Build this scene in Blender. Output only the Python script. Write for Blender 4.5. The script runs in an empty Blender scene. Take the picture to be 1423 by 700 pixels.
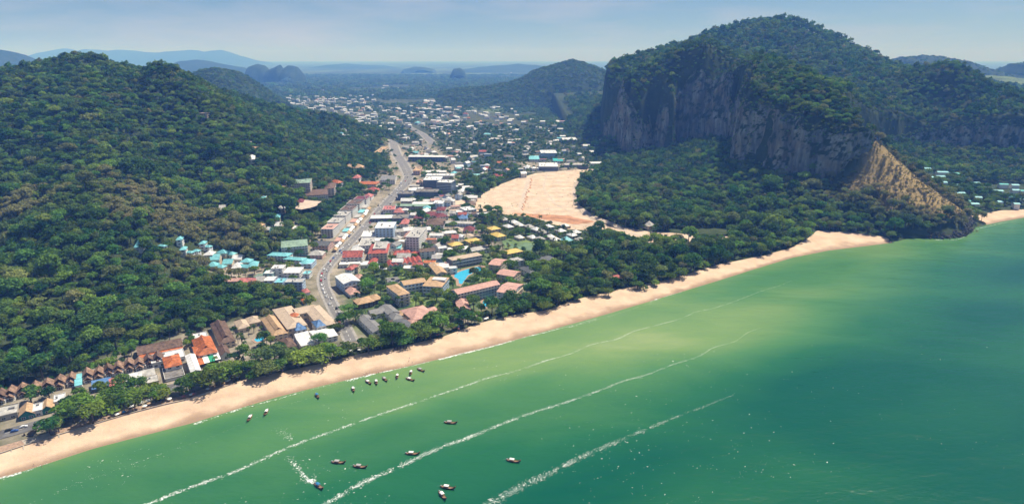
import bpy, bmesh, math, random
import numpy as np
from mathutils import Vector, Matrix

# ============================================================ camera, sky, sun
S = bpy.context.scene
COL = S.collection
W, HP, F, HZ, H = 1423.0, 700.0, 878.0, 80.0, 250.0      # photo size, focal length in px, horizon row, camera height (m)
PITCH = math.atan((HP/2-HZ)/F)
cp, sp = math.cos(PITCH), math.sin(PITCH)
cd = bpy.data.cameras.new('camera'); cam = bpy.data.objects.new('camera', cd); COL.objects.link(cam)
cd.sensor_width = 36; cd.lens = 36*F/W; cd.clip_start = 1; cd.clip_end = 90000
cam.location = (0, 0, H); cam.rotation_euler = (math.pi/2-PITCH, 0, 0); S.camera = cam

SUN_EL, SUN_AZ = math.radians(60), math.radians(48)      # azimuth measured from +Y towards +X
wd = bpy.data.worlds.new('World'); S.world = wd; wd.use_nodes = True
nt = wd.node_tree; nt.nodes.clear()
sky = nt.nodes.new('ShaderNodeTexSky'); sky.sky_type = 'NISHITA'; sky.sun_disc = False
sky.sun_elevation = SUN_EL; sky.sun_rotation = SUN_AZ; sky.altitude = 200; sky.air_density = .7; sky.dust_density = .25; sky.ozone_density = 8.0
bg = nt.nodes.new('ShaderNodeBackground'); bg.inputs[1].default_value = 0.058
wo = nt.nodes.new('ShaderNodeOutputWorld')
tc = nt.nodes.new('ShaderNodeTexCoord'); mp = nt.nodes.new('ShaderNodeMapping'); mp.inputs['Scale'].default_value = (1.1, 1.1, 7.0)
cn = nt.nodes.new('ShaderNodeTexNoise'); cn.inputs['Scale'].default_value = 2.6; cn.inputs['Detail'].default_value = 9; cn.inputs['Roughness'].default_value = .62
cr = nt.nodes.new('ShaderNodeMapRange'); cr.inputs[1].default_value = .44; cr.inputs[2].default_value = .74; cr.inputs[3].default_value = .05; cr.inputs[4].default_value = .72
cm = nt.nodes.new('ShaderNodeMix'); cm.data_type = 'RGBA'; cm.inputs[7].default_value = (7.4, 7.5, 9.2, 1)
for a, b in ((tc.outputs['Generated'], mp.inputs[0]), (mp.outputs[0], cn.inputs['Vector']), (cn.outputs[0], cr.inputs[0]), (cr.outputs[0], cm.inputs[0]),
             (sky.outputs[0], cm.inputs[6]), (cm.outputs[2], bg.inputs[0]), (bg.outputs[0], wo.inputs[0])):
    nt.links.new(a, b)
sl = bpy.data.lights.new('sun', 'SUN'); sl.energy = 5.0; sl.angle = math.radians(.53); sl.color = (1, .95, .87)
so = bpy.data.objects.new('sun', sl); COL.objects.link(so)
sdir = Vector((math.sin(SUN_AZ)*math.cos(SUN_EL), math.cos(SUN_AZ)*math.cos(SUN_EL), math.sin(SUN_EL)))
so.rotation_euler = sdir.to_track_quat('Z', 'Y').to_euler(); so.location = (600, 900, 1500)
S.view_settings.view_transform = 'Standard'; S.view_settings.look = 'None'; S.view_settings.gamma = 1; S.view_settings.exposure = 0.45
S.cycles.max_bounces = 5; S.cycles.diffuse_bounces = 2; S.cycles.glossy_bounces = 2; S.cycles.transmission_bounces = 3; S.cycles.volume_bounces = 1
S.cycles.transparent_max_bounces = 4

RNG = np.random.default_rng(7); R = random.Random(7)

# ============================================================ pixel <-> place
def ray(u, v):
    xc, yc = (u-W/2)/F, (HP/2-v)/F
    return np.array([xc, cp+yc*sp, -sp+yc*cp])
def G(u, v, z=3.0):                      # where the sight line meets height z
    d = ray(u, v); t = (z-H)/d[2]; return np.array([d[0]*t, d[1]*t])
def P(u, v, Y):                          # point on the sight line at ground distance Y
    d = ray(u, v); t = Y/d[1]; return (d[0]*t, Y, H+d[2]*t)
def pix(x, y, z):
    zc = y*cp-(z-H)*sp; yc = y*sp+(z-H)*cp
    return W/2+F*x/zc, HP/2-F*yc/zc

# ============================================================ numpy noise, interpolation
def _h(ix, iy, iz):
    n = (ix*374761393+iy*668265263+iz*2147483647+974711) & 0xffffffff
    n = ((n ^ (n >> 13))*1274126177) & 0xffffffff
    return ((n ^ (n >> 16)) & 0xffff)/65535.0
def noise(x, y, z=None):
    x = np.asarray(x, float); y = np.asarray(y, float); z = np.zeros_like(x) if z is None else np.asarray(z, float)
    xi, yi, zi = np.floor(x).astype(np.int64), np.floor(y).astype(np.int64), np.floor(z).astype(np.int64)
    fx, fy, fz = x-xi, y-yi, z-zi
    fx, fy, fz = fx*fx*(3-2*fx), fy*fy*(3-2*fy), fz*fz*(3-2*fz)
    r = 0
    for dx in (0, 1):
        for dy in (0, 1):
            for dz in (0, 1):
                r = r+_h(xi+dx, yi+dy, zi+dz)*(fx if dx else 1-fx)*(fy if dy else 1-fy)*(fz if dz else 1-fz)
    return r*2-1
def fbm(x, y, z=None, o=4):
    r = 0; a = 1.0; f = 1.0
    for i in range(o):
        r = r+a*noise(x*f+17*i, y*f-9*i, None if z is None else z*f+5*i); a *= .5; f *= 2.03
    return r/1.9
class RBF:
    def __init__(s, pts, c):
        p = np.array(pts, float); s.p = p[:, :2]; s.c = c; n = len(p)
        A = np.zeros((n+3, n+3)); A[:n, :n] = s.k(s.p[:, None]-s.p[None]); A[:n, n] = 1; A[:n, n+1:] = s.p/1000
        A[n, :n] = 1; A[n+1:, :n] = s.p.T/1000; A[:n, :n] += np.eye(n)*1e-6
        s.w = np.linalg.solve(A, np.concatenate([p[:, 2], [0, 0, 0]]))
    def k(s, d): return -np.sqrt((d**2).sum(-1)+s.c**2)
    def __call__(s, x, y):
        x = np.asarray(x, float); sh = x.shape; q = np.stack([x.ravel(), np.asarray(y, float).ravel()], -1); n = len(s.p)
        out = np.empty(len(q))
        for i in range(0, len(q), 50000):
            b = q[i:i+50000]; out[i:i+50000] = s.k(b[:, None]-s.p[None])@s.w[:n]+s.w[n]+(b/1000)@s.w[n+1:]
        return out.reshape(sh)
def sm(a, b, x):
    t = np.clip((np.asarray(x, float)-a)/(b-a), 0, 1); return t*t*(3-2*t)
def poly_sd(poly, x, y):                 # signed distance, positive inside
    poly = np.array(poly, float); x = np.asarray(x, float); y = np.asarray(y, float)
    d = np.full(x.shape, 1e18); ins = np.zeros(x.shape, bool); n = len(poly)
    for i in range(n):
        ax, ay = poly[i]; bx, by = poly[(i+1) % n]; ex, ey = bx-ax, by-ay
        t = np.clip(((x-ax)*ex+(y-ay)*ey)/(ex*ex+ey*ey+1e-9), 0, 1)
        d = np.minimum(d, (x-ax-t*ex)**2+(y-ay-t*ey)**2)
        if ey != 0:
            c = ((ay > y) != (by > y)) & (x < ex*(y-ay)/ey+ax); ins ^= c
    return np.where(ins, 1, -1)*np.sqrt(d)
def line_d(line, x, y):
    line = np.array(line, float); d = np.full(np.shape(x), 1e18)
    for (ax, ay), (bx, by) in zip(line[:-1], line[1:]):
        ex, ey = bx-ax, by-ay; t = np.clip(((x-ax)*ex+(y-ay)*ey)/(ex*ex+ey*ey+1e-9), 0, 1)
        d = np.minimum(d, (x-ax-t*ex)**2+(y-ay-t*ey)**2)
    return np.sqrt(d)
def gpoly(px, z=3.0): return [tuple(G(u, v, z)) for u, v in px]

# ============================================================ the lie of the land
shore_px = [(0,663),(60,645),(130,622),(200,604),(270,586),(340,564),(385,551),(440,537),(500,523),(560,510),(620,496),(700,476),(760,459),(800,448),(850,434),(900,419),(950,404),(1000,389),(1050,373),(1100,358),(1150,348),(1200,342),(1240,337),(1262,330),(1300,331),(1335,329)]
_s = [tuple(G(u, v, 0)) for u, v in shore_px]
_b0 = G(1348, 319, 0); _b = [tuple(G(u, v, 0)) for u, v in ((1362,314),(1390,308),(1423,302))]
SH = np.array([(-3000,-1540),(-1500,-490)]+_s+[(_s[-1][0]+14, _s[-1][1]+10), tuple(_b0)]+_b+[(1050,1075),(1400,1200),(3000,1500),(9000,1700),(40000,2500)])
SH = SH[np.argsort(SH[:, 0])]
back_px = [(0,631),(60,611),(111,596),(178,576),(223,564),(260,556),(335,530),(394,517),(456,504),(507,491),(550,484),(615,469),(666,450),(711,439),(760,432),(800,417),(860,403),(930,389),(1000,368),(1060,356),(1100,345),(1122,333),(1136,321),(1190,324),(1225,329)]
_k = [tuple(G(u, v, 3)) for u, v in back_px]
BK = np.array([(-3000,-1505),(-1500,-455)]+_k+[(_s[-4][0]+2, _s[-4][1]+3)]); BK = BK[np.argsort(BK[:, 0])]
BK2 = np.array([tuple(G(u, v, 3)) for u, v in ((1345,300),(1362,299),(1395,292),(1423,290))]+[(1050,1110),(1400,1240)]); BK2 = BK2[np.argsort(BK2[:, 0])]
def ys(x): return np.interp(x, SH[:, 0], SH[:, 1])
def yb(x):
    x = np.asarray(x, float)
    a = np.interp(x, BK[:, 0], BK[:, 1]); b = np.interp(x, BK2[:, 0], BK2[:, 1])
    return np.where(x < _s[-4][0], a, np.where(x > BK2[0, 0], np.maximum(b, ys(x)+4), ys(x)+3))
def base_z(x, y):
    d = (y-ys(x))*.85; wdt = np.maximum((yb(x)-ys(x))*.85, 2.0)
    return np.where(d < 0, np.maximum(d*.12, -6), np.minimum(d/wdt, 1)*3.0)-np.where(d < wdt*1.0, .5, 0)

# left hill
foot_px = [(0,536),(60,526),(110,506),(190,480),(250,462),(300,438),(360,420),(430,404),(432,372),(425,335),(440,318),(478,288),(515,262),(546,238),(548,222)]
LH = [P(*p) for p in ((0,112,1150),(60,97,1250),(100,88,1300),(130,79,1340),(165,86,1320),(188,99,1260),(215,80,1290),(250,97,1330),(290,124,1390),(330,141,1440),(380,160,1490),(430,178,1540),(480,197,1580),(515,211,1585))]
LH = [(x, y, z-17) for x, y, z in LH]+[(x, y, 3.0) for x, y in gpoly(foot_px)]
LH += [(x, y, 1.0) for x, y in ((-300,1650),(-250,1800),(-130,1000),(-130,1300),(-150,800),(-90,640),(-250,480),(-380,400),(-700,240),(-1200,-60))]
LH += [(-900,1900,140),(-700,2000,60),(-500,1900,70),(-400,2000,5),(-900,2500,5),(-1600,2300,60),(-1500,1400,170),(-1300,900,110),(-1500,500,80),(-900,420,30),(-1150,300,40),(-2200,1200,120),(-2500,400,60),(-700,2500,3),(-3000,2500,0),
       G(300,365,12).tolist()+[12.0], G(350,362,10).tolist()+[8.0], G(400,300,25).tolist()+[24.0], G(425,275,22).tolist()+[20.0], G(470,262,16).tolist()+[14.0], G(390,330,14).tolist()+[12.0],
       G(330,300,50).tolist()+[44.0], G(250,335,40).tolist()+[34.0]]
lh = RBF(LH, 40)
LHP = gpoly([(-40,545)]+foot_px)+[(-290,1700),(-420,2300),(-900,2700),(-3200,2700),(-3200,-300),(-1300,-60),(-700,260)]
SPURS = [([G(186,104,215), G(215,170,150), G(262,235,95), G(285,290,55)], -30, 75), ([G(130,95,215), G(120,190,150), G(105,300,75), G(90,420,25)], 17, 80), ([G(215,95,215), G(300,150,170), G(360,205,90), G(400,250,40)], 15, 70), ([G(40,120,200), G(30,230,120), G(10,330,70)], -16, 70), ([G(200,300,75), G(190,390,35)], 9, 60)]
def left_hill(x, y):
    m = sm(-12, 30, poly_sd(LHP, x, y)); z = np.maximum(lh(x, y), 0)*m
    a = np.clip(z/70, 0, 1)
    for ln, am, wd_ in SPURS: z = z+am*np.exp(-(line_d(ln, x, y)/wd_)**2)*np.clip(z/60, 0, 1)
    return z+a*(20*fbm(x/190+2, y/260, o=3)*np.clip(1.25-a*.0, 0, 1)*np.clip((270-z)/120, .25, 1)+5*noise(x/55, y/55)+2*noise(x/25, y/25))
# right massif: a talus apron and a block with cliffs standing on it
CLIFF = [(262,1905),(268,1860),(292,1800),(288,1700),(278,1640),(284,1600),(316,1560),(352,1600),(388,1510),(418,1590),(462,1572),(505,1490),(486,1420),(470,1330),(446,1290),(438,1200),(456,1150),(490,1095),(512,1092),(536,1056),(562,1034),(584,1038),(604,1080),(625,1170),(668,1250),(722,1325),(775,1400),(862,1455),(930,1500),(1000,1490),(1060,1470),(1150,1432),(1260,1370),(1400,1285)]
BLOCK = CLIFF+[(1700,1250),(2300,1800),(2000,3300),(700,3400),(340,2500)]
RIDGE = [P(1172,172,1080), P(1200,205,1040), P(1250,236,1000), P(1300,268,962), P(1338,299,926), P(1346,318,908)]
AP = [(x, y, 2.5) for x, y in gpoly([(800,240),(803,268),(812,296),(850,316),(930,323),(1000,330),(1060,338),(1100,330),(1150,319),(1190,322),(1240,327),(1300,329)])]
AP += [(x, y, z) for x, y, z in RIDGE[1:]]
AP += [(281,1598,8),(240,1590,3),(250,1700,6),(262,1880,10),(200,1500,2),(210,2000,3),(330,1550,20),(395,1535,34),(460,1545,50),(458,1400,62),(440,1300,60),(425,1190,50),(445,1138,44),(480,1080,40),(525,1042,42),(545,1022,52),(560,1016,66),(590,1034,108),(594,1046,118),
       (605,1085,80),(640,1160,58),(700,1290,50),(780,1390,48),(860,1440,50),(930,1480,52),(1000,1475,48),(1060,1455,44),(1150,1415,40),(1260,1350,38),(1400,1270,38),
       (740,1010,4),(720,960,3),(760,1070,6),(800,1150,9),(850,1250,14),(900,1320,20),(864,1046,3),(972,1200,5),(972,1390,20),(1100,1300,12),(1300,1240,10),(1600,1250,20),
       (600,945,44),(560,930,22),(520,1010,30),(640,930,34),(330,1400,14),(380,1250,22),(300,1250,4),(400,1130,30),(350,1050,6),(450,1050,26),(500,1030,34),(535,1000,42)]
ap = RBF(AP, 15)
TP = [P(*p) for p in ((905,104,1640),(935,86,1640),(985,63,1620),(1040,78,1500),(1090,87,1400),(1130,101,1300),(1160,121,1200),(1172,152,1110),(1176,168,1062),(1060,128,1215),(1110,118,1195),(1150,146,1140),(1000,98,1592),(950,104,1605),(900,124,1608),(878,140,1610),
      (838,122,1900),(850,96,1960),(880,82,2050),(920,67,2250),(985,46,2500),(1035,34,2600),(1075,31,2650),(1110,36,2600),(1150,52,2500),(1200,68,2350),(1250,95,2150),(1288,104,1900),(1325,87,1650),(1350,104,1620),(1385,130,1550),(1423,141,1500),
      (1300,138,1600),(1360,134,2000),(1423,158,1800),(1423,152,2400),(1310,116,2300),(1465,165,2000),(1110,112,1900),(1020,88,2000),(1180,128,1750),(1220,136,1520),(1195,128,1330),(1228,150,1380),(1250,168,1440),(1290,160,1540),(1350,150,1520))]
TP = [(x, y, z-15) for x, y, z in TP]+[(1000,3300,110),(450,2600,150),(1500,2900,40),(1900,2000,30),(1700,1400,50),(330,1950,215),(1300,1420,110),(1400,1380,105)]
tp = RBF(TP, 30)
APP = gpoly([(800,228),(800,268),(810,297),(850,317),(930,324),(1000,331),(1060,340),(1105,331),(1146,318),(1190,321),(1236,328),(1300,332),(1348,330)])+[(715,940),(850,1040),(1000,1080),(1600,1230),(2600,1500),(2700,3600),(200,3600),(200,1700)]
def massif(x, y):
    m = sm(-4, 12, poly_sd(APP, x, y)); a = np.maximum(ap(x, y), 0)
    a = a*m+m*np.clip(a/40, 0, 1)*(4*fbm(x/60, y/60, o=3))
    sd = poly_sd(BLOCK, x, y); s2 = sd+6*noise(x/45, y/45)+3*noise(x/16, y/16)
    t = tp(x, y)+9*fbm(x/90, y/90, o=4)*sm(0, 60, sd)+6*noise(x/210, y/210)*sm(60, 200, sd)
    return np.where(sd > -30, a+(np.maximum(t, a)-a)*sm(0, 22, s2), a)
def ground_full(x, y): return base_z(x, y)+left_hill(x, y)+massif(x, y)
GX, GY = np.arange(-2000, 2201, 6.0), np.arange(200, 3201, 6.0)
_X, _Y = np.meshgrid(GX, GY); GC = ground_full(_X, _Y)
def ground(x, y):                        # bilinear look-up in the sampled height map
    x = np.asarray(x, float); y = np.asarray(y, float)
    i = np.clip((x+2000)/6, 0, len(GX)-1.001); j = np.clip((y-200)/6, 0, len(GY)-1.001); a = i.astype(int); b = j.astype(int); fx, fy = i-a, j-b
    return (GC[b, a]*(1-fx)+GC[b, a+1]*fx)*(1-fy)+(GC[b+1, a]*(1-fx)+GC[b+1, a+1]*fx)*fy
def gz(x, y): return max(float(ground(np.array([x], float), np.array([y], float))[0]), 0)
def GG(u, v, h=0.0):                     # sight line meets the ground (+h)
    z = 3.0
    for i in range(12):
        x, y = G(u, v, z+h); z = .5*z+.5*gz(x, y)
    return float(x), float(y), gz(float(x), float(y))

# ============================================================ materials
def N(t, k, **kw):
    n = t.nodes.new(k)
    for a, b in kw.items(): setattr(n, a, b)
    return n
def mat(name, col, rough=.7, var=.18, scale=.6, bump=0.0, bscale=3.0, spec=.3, col2=None):
    m = bpy.data.materials.new(name); m.use_nodes = True; t = m.node_tree; b = t.nodes['Principled BSDF']
    b.inputs['Roughness'].default_value = rough; b.inputs['Specular IOR Level'].default_value = spec
    g = N(t, 'ShaderNodeNewGeometry'); n = N(t, 'ShaderNodeTexNoise'); n.inputs['Scale'].default_value = scale; n.inputs['Detail'].default_value = 5; n.inputs['Roughness'].default_value = .65
    t.links.new(g.outputs['Position'], n.inputs['Vector'])
    mr = N(t, 'ShaderNodeMapRange'); mr.inputs[1].default_value = .32; mr.inputs[2].default_value = .68
    t.links.new(n.outputs[0], mr.inputs[0])
    x = N(t, 'ShaderNodeMix', data_type='RGBA'); c2 = col2 or tuple(c*(1-var*1.6) for c in col); c1 = tuple(min(1, c*(1+var*.6)) for c in col)
    x.inputs[6].default_value = (*c2, 1); x.inputs[7].default_value = (*c1, 1)
    t.links.new(mr.outputs[0], x.inputs[0]); t.links.new(x.outputs[2], b.inputs['Base Color'])
    if bump:
        n2 = N(t, 'ShaderNodeTexNoise'); n2.inputs['Scale'].default_value = bscale; n2.inputs['Detail'].default_value = 4; t.links.new(g.outputs['Position'], n2.inputs['Vector'])
        bp = N(t, 'ShaderNodeBump'); bp.inputs['Strength'].default_value = bump; bp.inputs['Distance'].default_value = 1; t.links.new(n2.outputs[0], bp.inputs['Height']); t.links.new(bp.outputs[0], b.inputs['Normal'])
    return m
def roof_mat(name, col, rough=.65, var=.42, pitch=.9):      # tile or sheet courses as fine relief, weathered
    m = mat(name, col, rough, var, .35, spec=.25); t = m.node_tree; b = t.nodes['Principled BSDF']
    tcn = N(t, 'ShaderNodeTexCoord'); w = N(t, 'ShaderNodeTexWave'); w.inputs['Scale'].default_value = 1/pitch; w.inputs['Distortion'].default_value = .4
    w.bands_direction = 'X'; t.links.new(tcn.outputs['Object'], w.inputs['Vector'])
    bp = N(t, 'ShaderNodeBump'); bp.inputs['Strength'].default_value = .35; bp.inputs['Distance'].default_value = .08; t.links.new(w.outputs[1], bp.inputs['Height']); t.links.new(bp.outputs[0], b.inputs['Normal'])
    return m
M = {}
M['white'] = mat('white_render', (.74,.73,.70), .75, .12); M['cream'] = mat('cream_render', (.62,.52,.38), .8, .15); M['beige'] = mat('beige_render', (.55,.47,.40), .8, .15)
M['grey'] = mat('grey_concrete', (.32,.31,.30), .85, .2); M['bluew'] = mat('pale_blue_render', (.42,.55,.70), .7, .12); M['pinkw'] = mat('pink_render', (.62,.40,.34), .8, .15)
M['tealw'] = mat('teal_render', (.35,.58,.56), .75, .12); M['wood'] = mat('dark_timber', (.11,.07,.045), .8, .3); M['darkblue'] = mat('blue_glass_wall', (.045,.10,.19), .3, .2, spec=.5)
M['glass'] = mat('window_glass', (.035,.05,.065), .12, .2, spec=.6); M['frame'] = mat('window_frame', (.6,.6,.58), .6, .05)
M['r_brown'] = roof_mat('brown_tile', (.17,.105,.075)); M['r_thatch'] = roof_mat('shingle_brown', (.30,.19,.13), .9); M['r_orange'] = roof_mat('orange_tile', (.50,.15,.05), .6, .4)
M['r_red'] = roof_mat('red_tile', (.42,.10,.075), .6, .4); M['r_maroon'] = roof_mat('maroon_tile', (.20,.045,.05)); M['r_pink'] = roof_mat('faded_pink_tile', (.55,.32,.26), .75, .2); M['r_coral'] = roof_mat('coral_red_sheet', (.52,.18,.16), .6, .35)
M['r_tan'] = roof_mat('tan_tile', (.50,.33,.19), .75, .22); M['r_beige'] = roof_mat('beige_tile', (.50,.39,.29), .75, .15); M['r_grey'] = roof_mat('grey_sheet', (.22,.215,.21), .6, .2); M['r_dgrey'] = roof_mat('dark_grey_shingle', (.115,.12,.125), .7, .25)
M['r_white'] = mat('white_roof_sheet', (.70,.69,.67), .5, .22, .35); M['r_turq'] = roof_mat('turquoise_sheet', (.20,.52,.56), .5, .2); M['r_green'] = roof_mat('faded_green_sheet', (.26,.37,.28), .65, .3); M['r_teal'] = roof_mat('teal_sheet', (.04,.40,.37), .55, .25)
M['r_blue'] = roof_mat('blue_sheet', (.11,.22,.42), .5, .35); M['r_yellow'] = roof_mat('yellow_tile', (.66,.47,.13), .65, .15); M['r_flat'] = mat('flat_roof_screed', (.45,.43,.40), .85, .28, .25)
M['r_flatd'] = mat('stained_flat_roof', (.22,.20,.18), .9, .4, .2); M['green_awn'] = mat('green_awning', (.03,.30,.16), .6); M['teal_band'] = mat('teal_fascia', (.03,.20,.19), .5)
M['steel'] = mat('steel', (.35,.36,.37), .4, .1, spec=.5); M['concrete'] = mat('pale_concrete', (.46,.40,.32), .85, .22, .5, .15); M['paving'] = mat('promenade_paving', (.40,.27,.19), .85, .3, .7)
M['asphalt'] = mat('asphalt', (.135,.13,.128), .9, .25, .18); M['pave'] = mat('grey_pavement', (.34,.315,.285), .9, .25, .3); M['road_pale'] = mat('sun_bleached_road', (.20,.19,.182), .9, .2, .12); M['paint'] = mat('road_paint', (.7,.69,.66), .7, .15, 2)
M['dirt'] = mat('bare_sandy_soil', (.58,.46,.345), .95, .12, .05, .4, .3, col2=(.42,.30,.20)); M['track'] = mat('pale_dirt_track', (.52,.42,.33), .95, .15, .15); M['red_dirt'] = mat('reddish_soil', (.48,.24,.13), .95, .3, .06)
M['pool'] = mat('pool_water', (.05,.42,.62), .08, .1, .2, .03, 1.5, .5); M['pond'] = mat('pond_water', (.16,.24,.10), .15, .25, .1); M['lawn'] = mat('lawn_grass', (.16,.22,.06), .95, .35, .15)
M['fish'] = mat('dark_bronze', (.025,.03,.04), .35, .2, spec=.5); M['bark'] = mat('bark', (.13,.10,.075), .95, .3, 1.0); M['tyre'] = mat('rubber', (.02,.02,.02), .9)
M['foam'] = mat('foam_and_glint', (.80,.84,.80), .7, .08); M['skin'] = mat('skin', (.38,.21,.14), .6, .05); M['hull'] = mat('dark_hull_wood', (.055,.035,.025), .55, .3, 1.5); M['deck'] = mat('boat_deck_wood', (.28,.17,.09), .7, .3, 2)
M['cloth_white'] = mat('white_canvas', (.76,.75,.72), .85, .06); M['cloth_blue'] = mat('blue_tarpaulin', (.03,.17,.34), .7, .1); M['cloth_grey'] = mat('grey_canvas', (.40,.39,.37), .85, .1); M['ribbon'] = mat('prow_ribbon', (.6,.12,.1), .7)
def foliage(name, dark, light, dry, transl=.22):
    m = bpy.data.materials.new(name); m.use_nodes = True; t = m.node_tree; t.nodes.clear()
    o = N(t, 'ShaderNodeOutputMaterial'); a = N(t, 'ShaderNodeAttribute', attribute_name='tint', attribute_type='INSTANCER'); d = N(t, 'ShaderNodeAttribute', attribute_name='dry', attribute_type='INSTANCER')
    g = N(t, 'ShaderNodeNewGeometry'); n = N(t, 'ShaderNodeTexNoise'); n.inputs['Scale'].default_value = .22; n.inputs['Detail'].default_value = 3; t.links.new(g.outputs['Position'], n.inputs['Vector'])
    rn = N(t, 'ShaderNodeMath', operation='MULTIPLY_ADD'); rn.inputs[1].default_value = .5; rn.inputs[2].default_value = -.25; t.links.new(n.outputs[0], rn.inputs[0])
    ri = N(t, 'ShaderNodeMath', operation='MULTIPLY_ADD'); ri.inputs[1].default_value = .36; t.links.new(g.outputs['Random Per Island'], ri.inputs[0]); t.links.new(rn.outputs[0], ri.inputs[2])
    ad = N(t, 'ShaderNodeMath', operation='ADD', use_clamp=True); t.links.new(a.outputs['Fac'], ad.inputs[0]); t.links.new(ri.outputs[0], ad.inputs[1])
    x = N(t, 'ShaderNodeMix', data_type='RGBA'); x.inputs[6].default_value = (*dark, 1); x.inputs[7].default_value = (*light, 1); t.links.new(ad.outputs[0], x.inputs[0])
    oi = N(t, 'ShaderNodeObjectInfo'); hs = N(t, 'ShaderNodeHueSaturation'); h1 = N(t, 'ShaderNodeMapRange'); h1.inputs[3].default_value = .478; h1.inputs[4].default_value = .535; t.links.new(oi.outputs['Random'], h1.inputs[0]); t.links.new(h1.outputs[0], hs.inputs['Hue'])
    fr = N(t, 'ShaderNodeMath', operation='MULTIPLY'); fr.inputs[1].default_value = 7.31; fc = N(t, 'ShaderNodeMath', operation='FRACT'); t.links.new(oi.outputs['Random'], fr.inputs[0]); t.links.new(fr.outputs[0], fc.inputs[0]); v1 = N(t, 'ShaderNodeMapRange'); v1.inputs[3].default_value = .62; v1.inputs[4].default_value = 1.35; t.links.new(fc.outputs[0], v1.inputs[0]); t.links.new(v1.outputs[0], hs.inputs['Value']); t.links.new(x.outputs[2], hs.inputs['Color'])
    y = N(t, 'ShaderNodeMix', data_type='RGBA'); y.inputs[7].default_value = (*dry, 1); t.links.new(hs.outputs[0], y.inputs[6]); t.links.new(d.outputs['Fac'], y.inputs[0])
    df = N(t, 'ShaderNodeBsdfDiffuse'); tr = N(t, 'ShaderNodeBsdfTranslucent'); mx = N(t, 'ShaderNodeMixShader'); mx.inputs[0].default_value = transl
    t.links.new(y.outputs[2], df.inputs[0]); t.links.new(y.outputs[2], tr.inputs[0]); t.links.new(df.outputs[0], mx.inputs[1]); t.links.new(tr.outputs[0], mx.inputs[2]); t.links.new(mx.outputs[0], o.inputs[0])
    return m
M['leaf'] = foliage('leaves', (.030,.098,.031), (.215,.315,.05), (.33,.295,.14), .35)
M['palm'] = foliage('palm_fronds', (.025,.06,.02), (.11,.14,.035), (.22,.18,.07))
def landmat(name, attr_cols, bump=.4, bs=.12):             # ground cover mixed by painted-on masks (what grows or lies there)
    m = bpy.data.materials.new(name); m.use_nodes = True; t = m.node_tree; b = t.nodes['Principled BSDF']; b.inputs['Roughness'].default_value = .95; b.inputs['Specular IOR Level'].default_value = .1
    g = N(t, 'ShaderNodeNewGeometry'); ns = []
    for sc in (.012, .09):
        n = N(t, 'ShaderNodeTexNoise'); n.inputs['Scale'].default_value = sc; n.inputs['Detail'].default_value = 6; n.inputs['Roughness'].default_value = .65; t.links.new(g.outputs['Position'], n.inputs['Vector']); ns.append(n)
    mu = N(t, 'ShaderNodeMath', operation='ADD'); t.links.new(ns[0].outputs[0], mu.inputs[0]); t.links.new(ns[1].outputs[0], mu.inputs[1])
    f = N(t, 'ShaderNodeMapRange'); f.inputs[1].default_value = .75; f.inputs[2].default_value = 1.25; t.links.new(mu.outputs[0], f.inputs[0]); prev = None
    for at, ca, cb in attr_cols:
        x = N(t, 'ShaderNodeMix', data_type='RGBA'); x.inputs[6].default_value = (*ca, 1); x.inputs[7].default_value = (*cb, 1); t.links.new(f.outputs[0], x.inputs[0]); cur = x.outputs[2]
        if prev is not None:
            a = N(t, 'ShaderNodeAttribute', attribute_name=at); y = N(t, 'ShaderNodeMix', data_type='RGBA'); t.links.new(a.outputs['Fac'], y.inputs[0]); t.links.new(prev, y.inputs[6]); t.links.new(cur, y.inputs[7]); cur = y.outputs[2]
        prev = cur
    t.links.new(prev, b.inputs['Base Color'])
    n2 = N(t, 'ShaderNodeTexNoise'); n2.inputs['Scale'].default_value = bs; n2.inputs['Detail'].default_value = 5; t.links.new(g.outputs['Position'], n2.inputs['Vector'])
    bp = N(t, 'ShaderNodeBump'); bp.inputs['Strength'].default_value = bump; bp.inputs['Distance'].default_value = 3; t.links.new(n2.outputs[0], bp.inputs['Height']); t.links.new(bp.outputs[0], b.inputs['Normal'])
    return m
M['land'] = landmat('land_cover', [('', (.022,.042,.016), (.06,.075,.03)), ('urban', (.13,.12,.08), (.38,.32,.25)), ('dryg', (.26,.19,.08), (.40,.29,.13)), ('field', (.045,.085,.03), (.16,.20,.08))])
M['hill'] = landmat('hill_cover', [('', (.012,.032,.013), (.045,.065,.022))], 1.0, .03)
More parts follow.
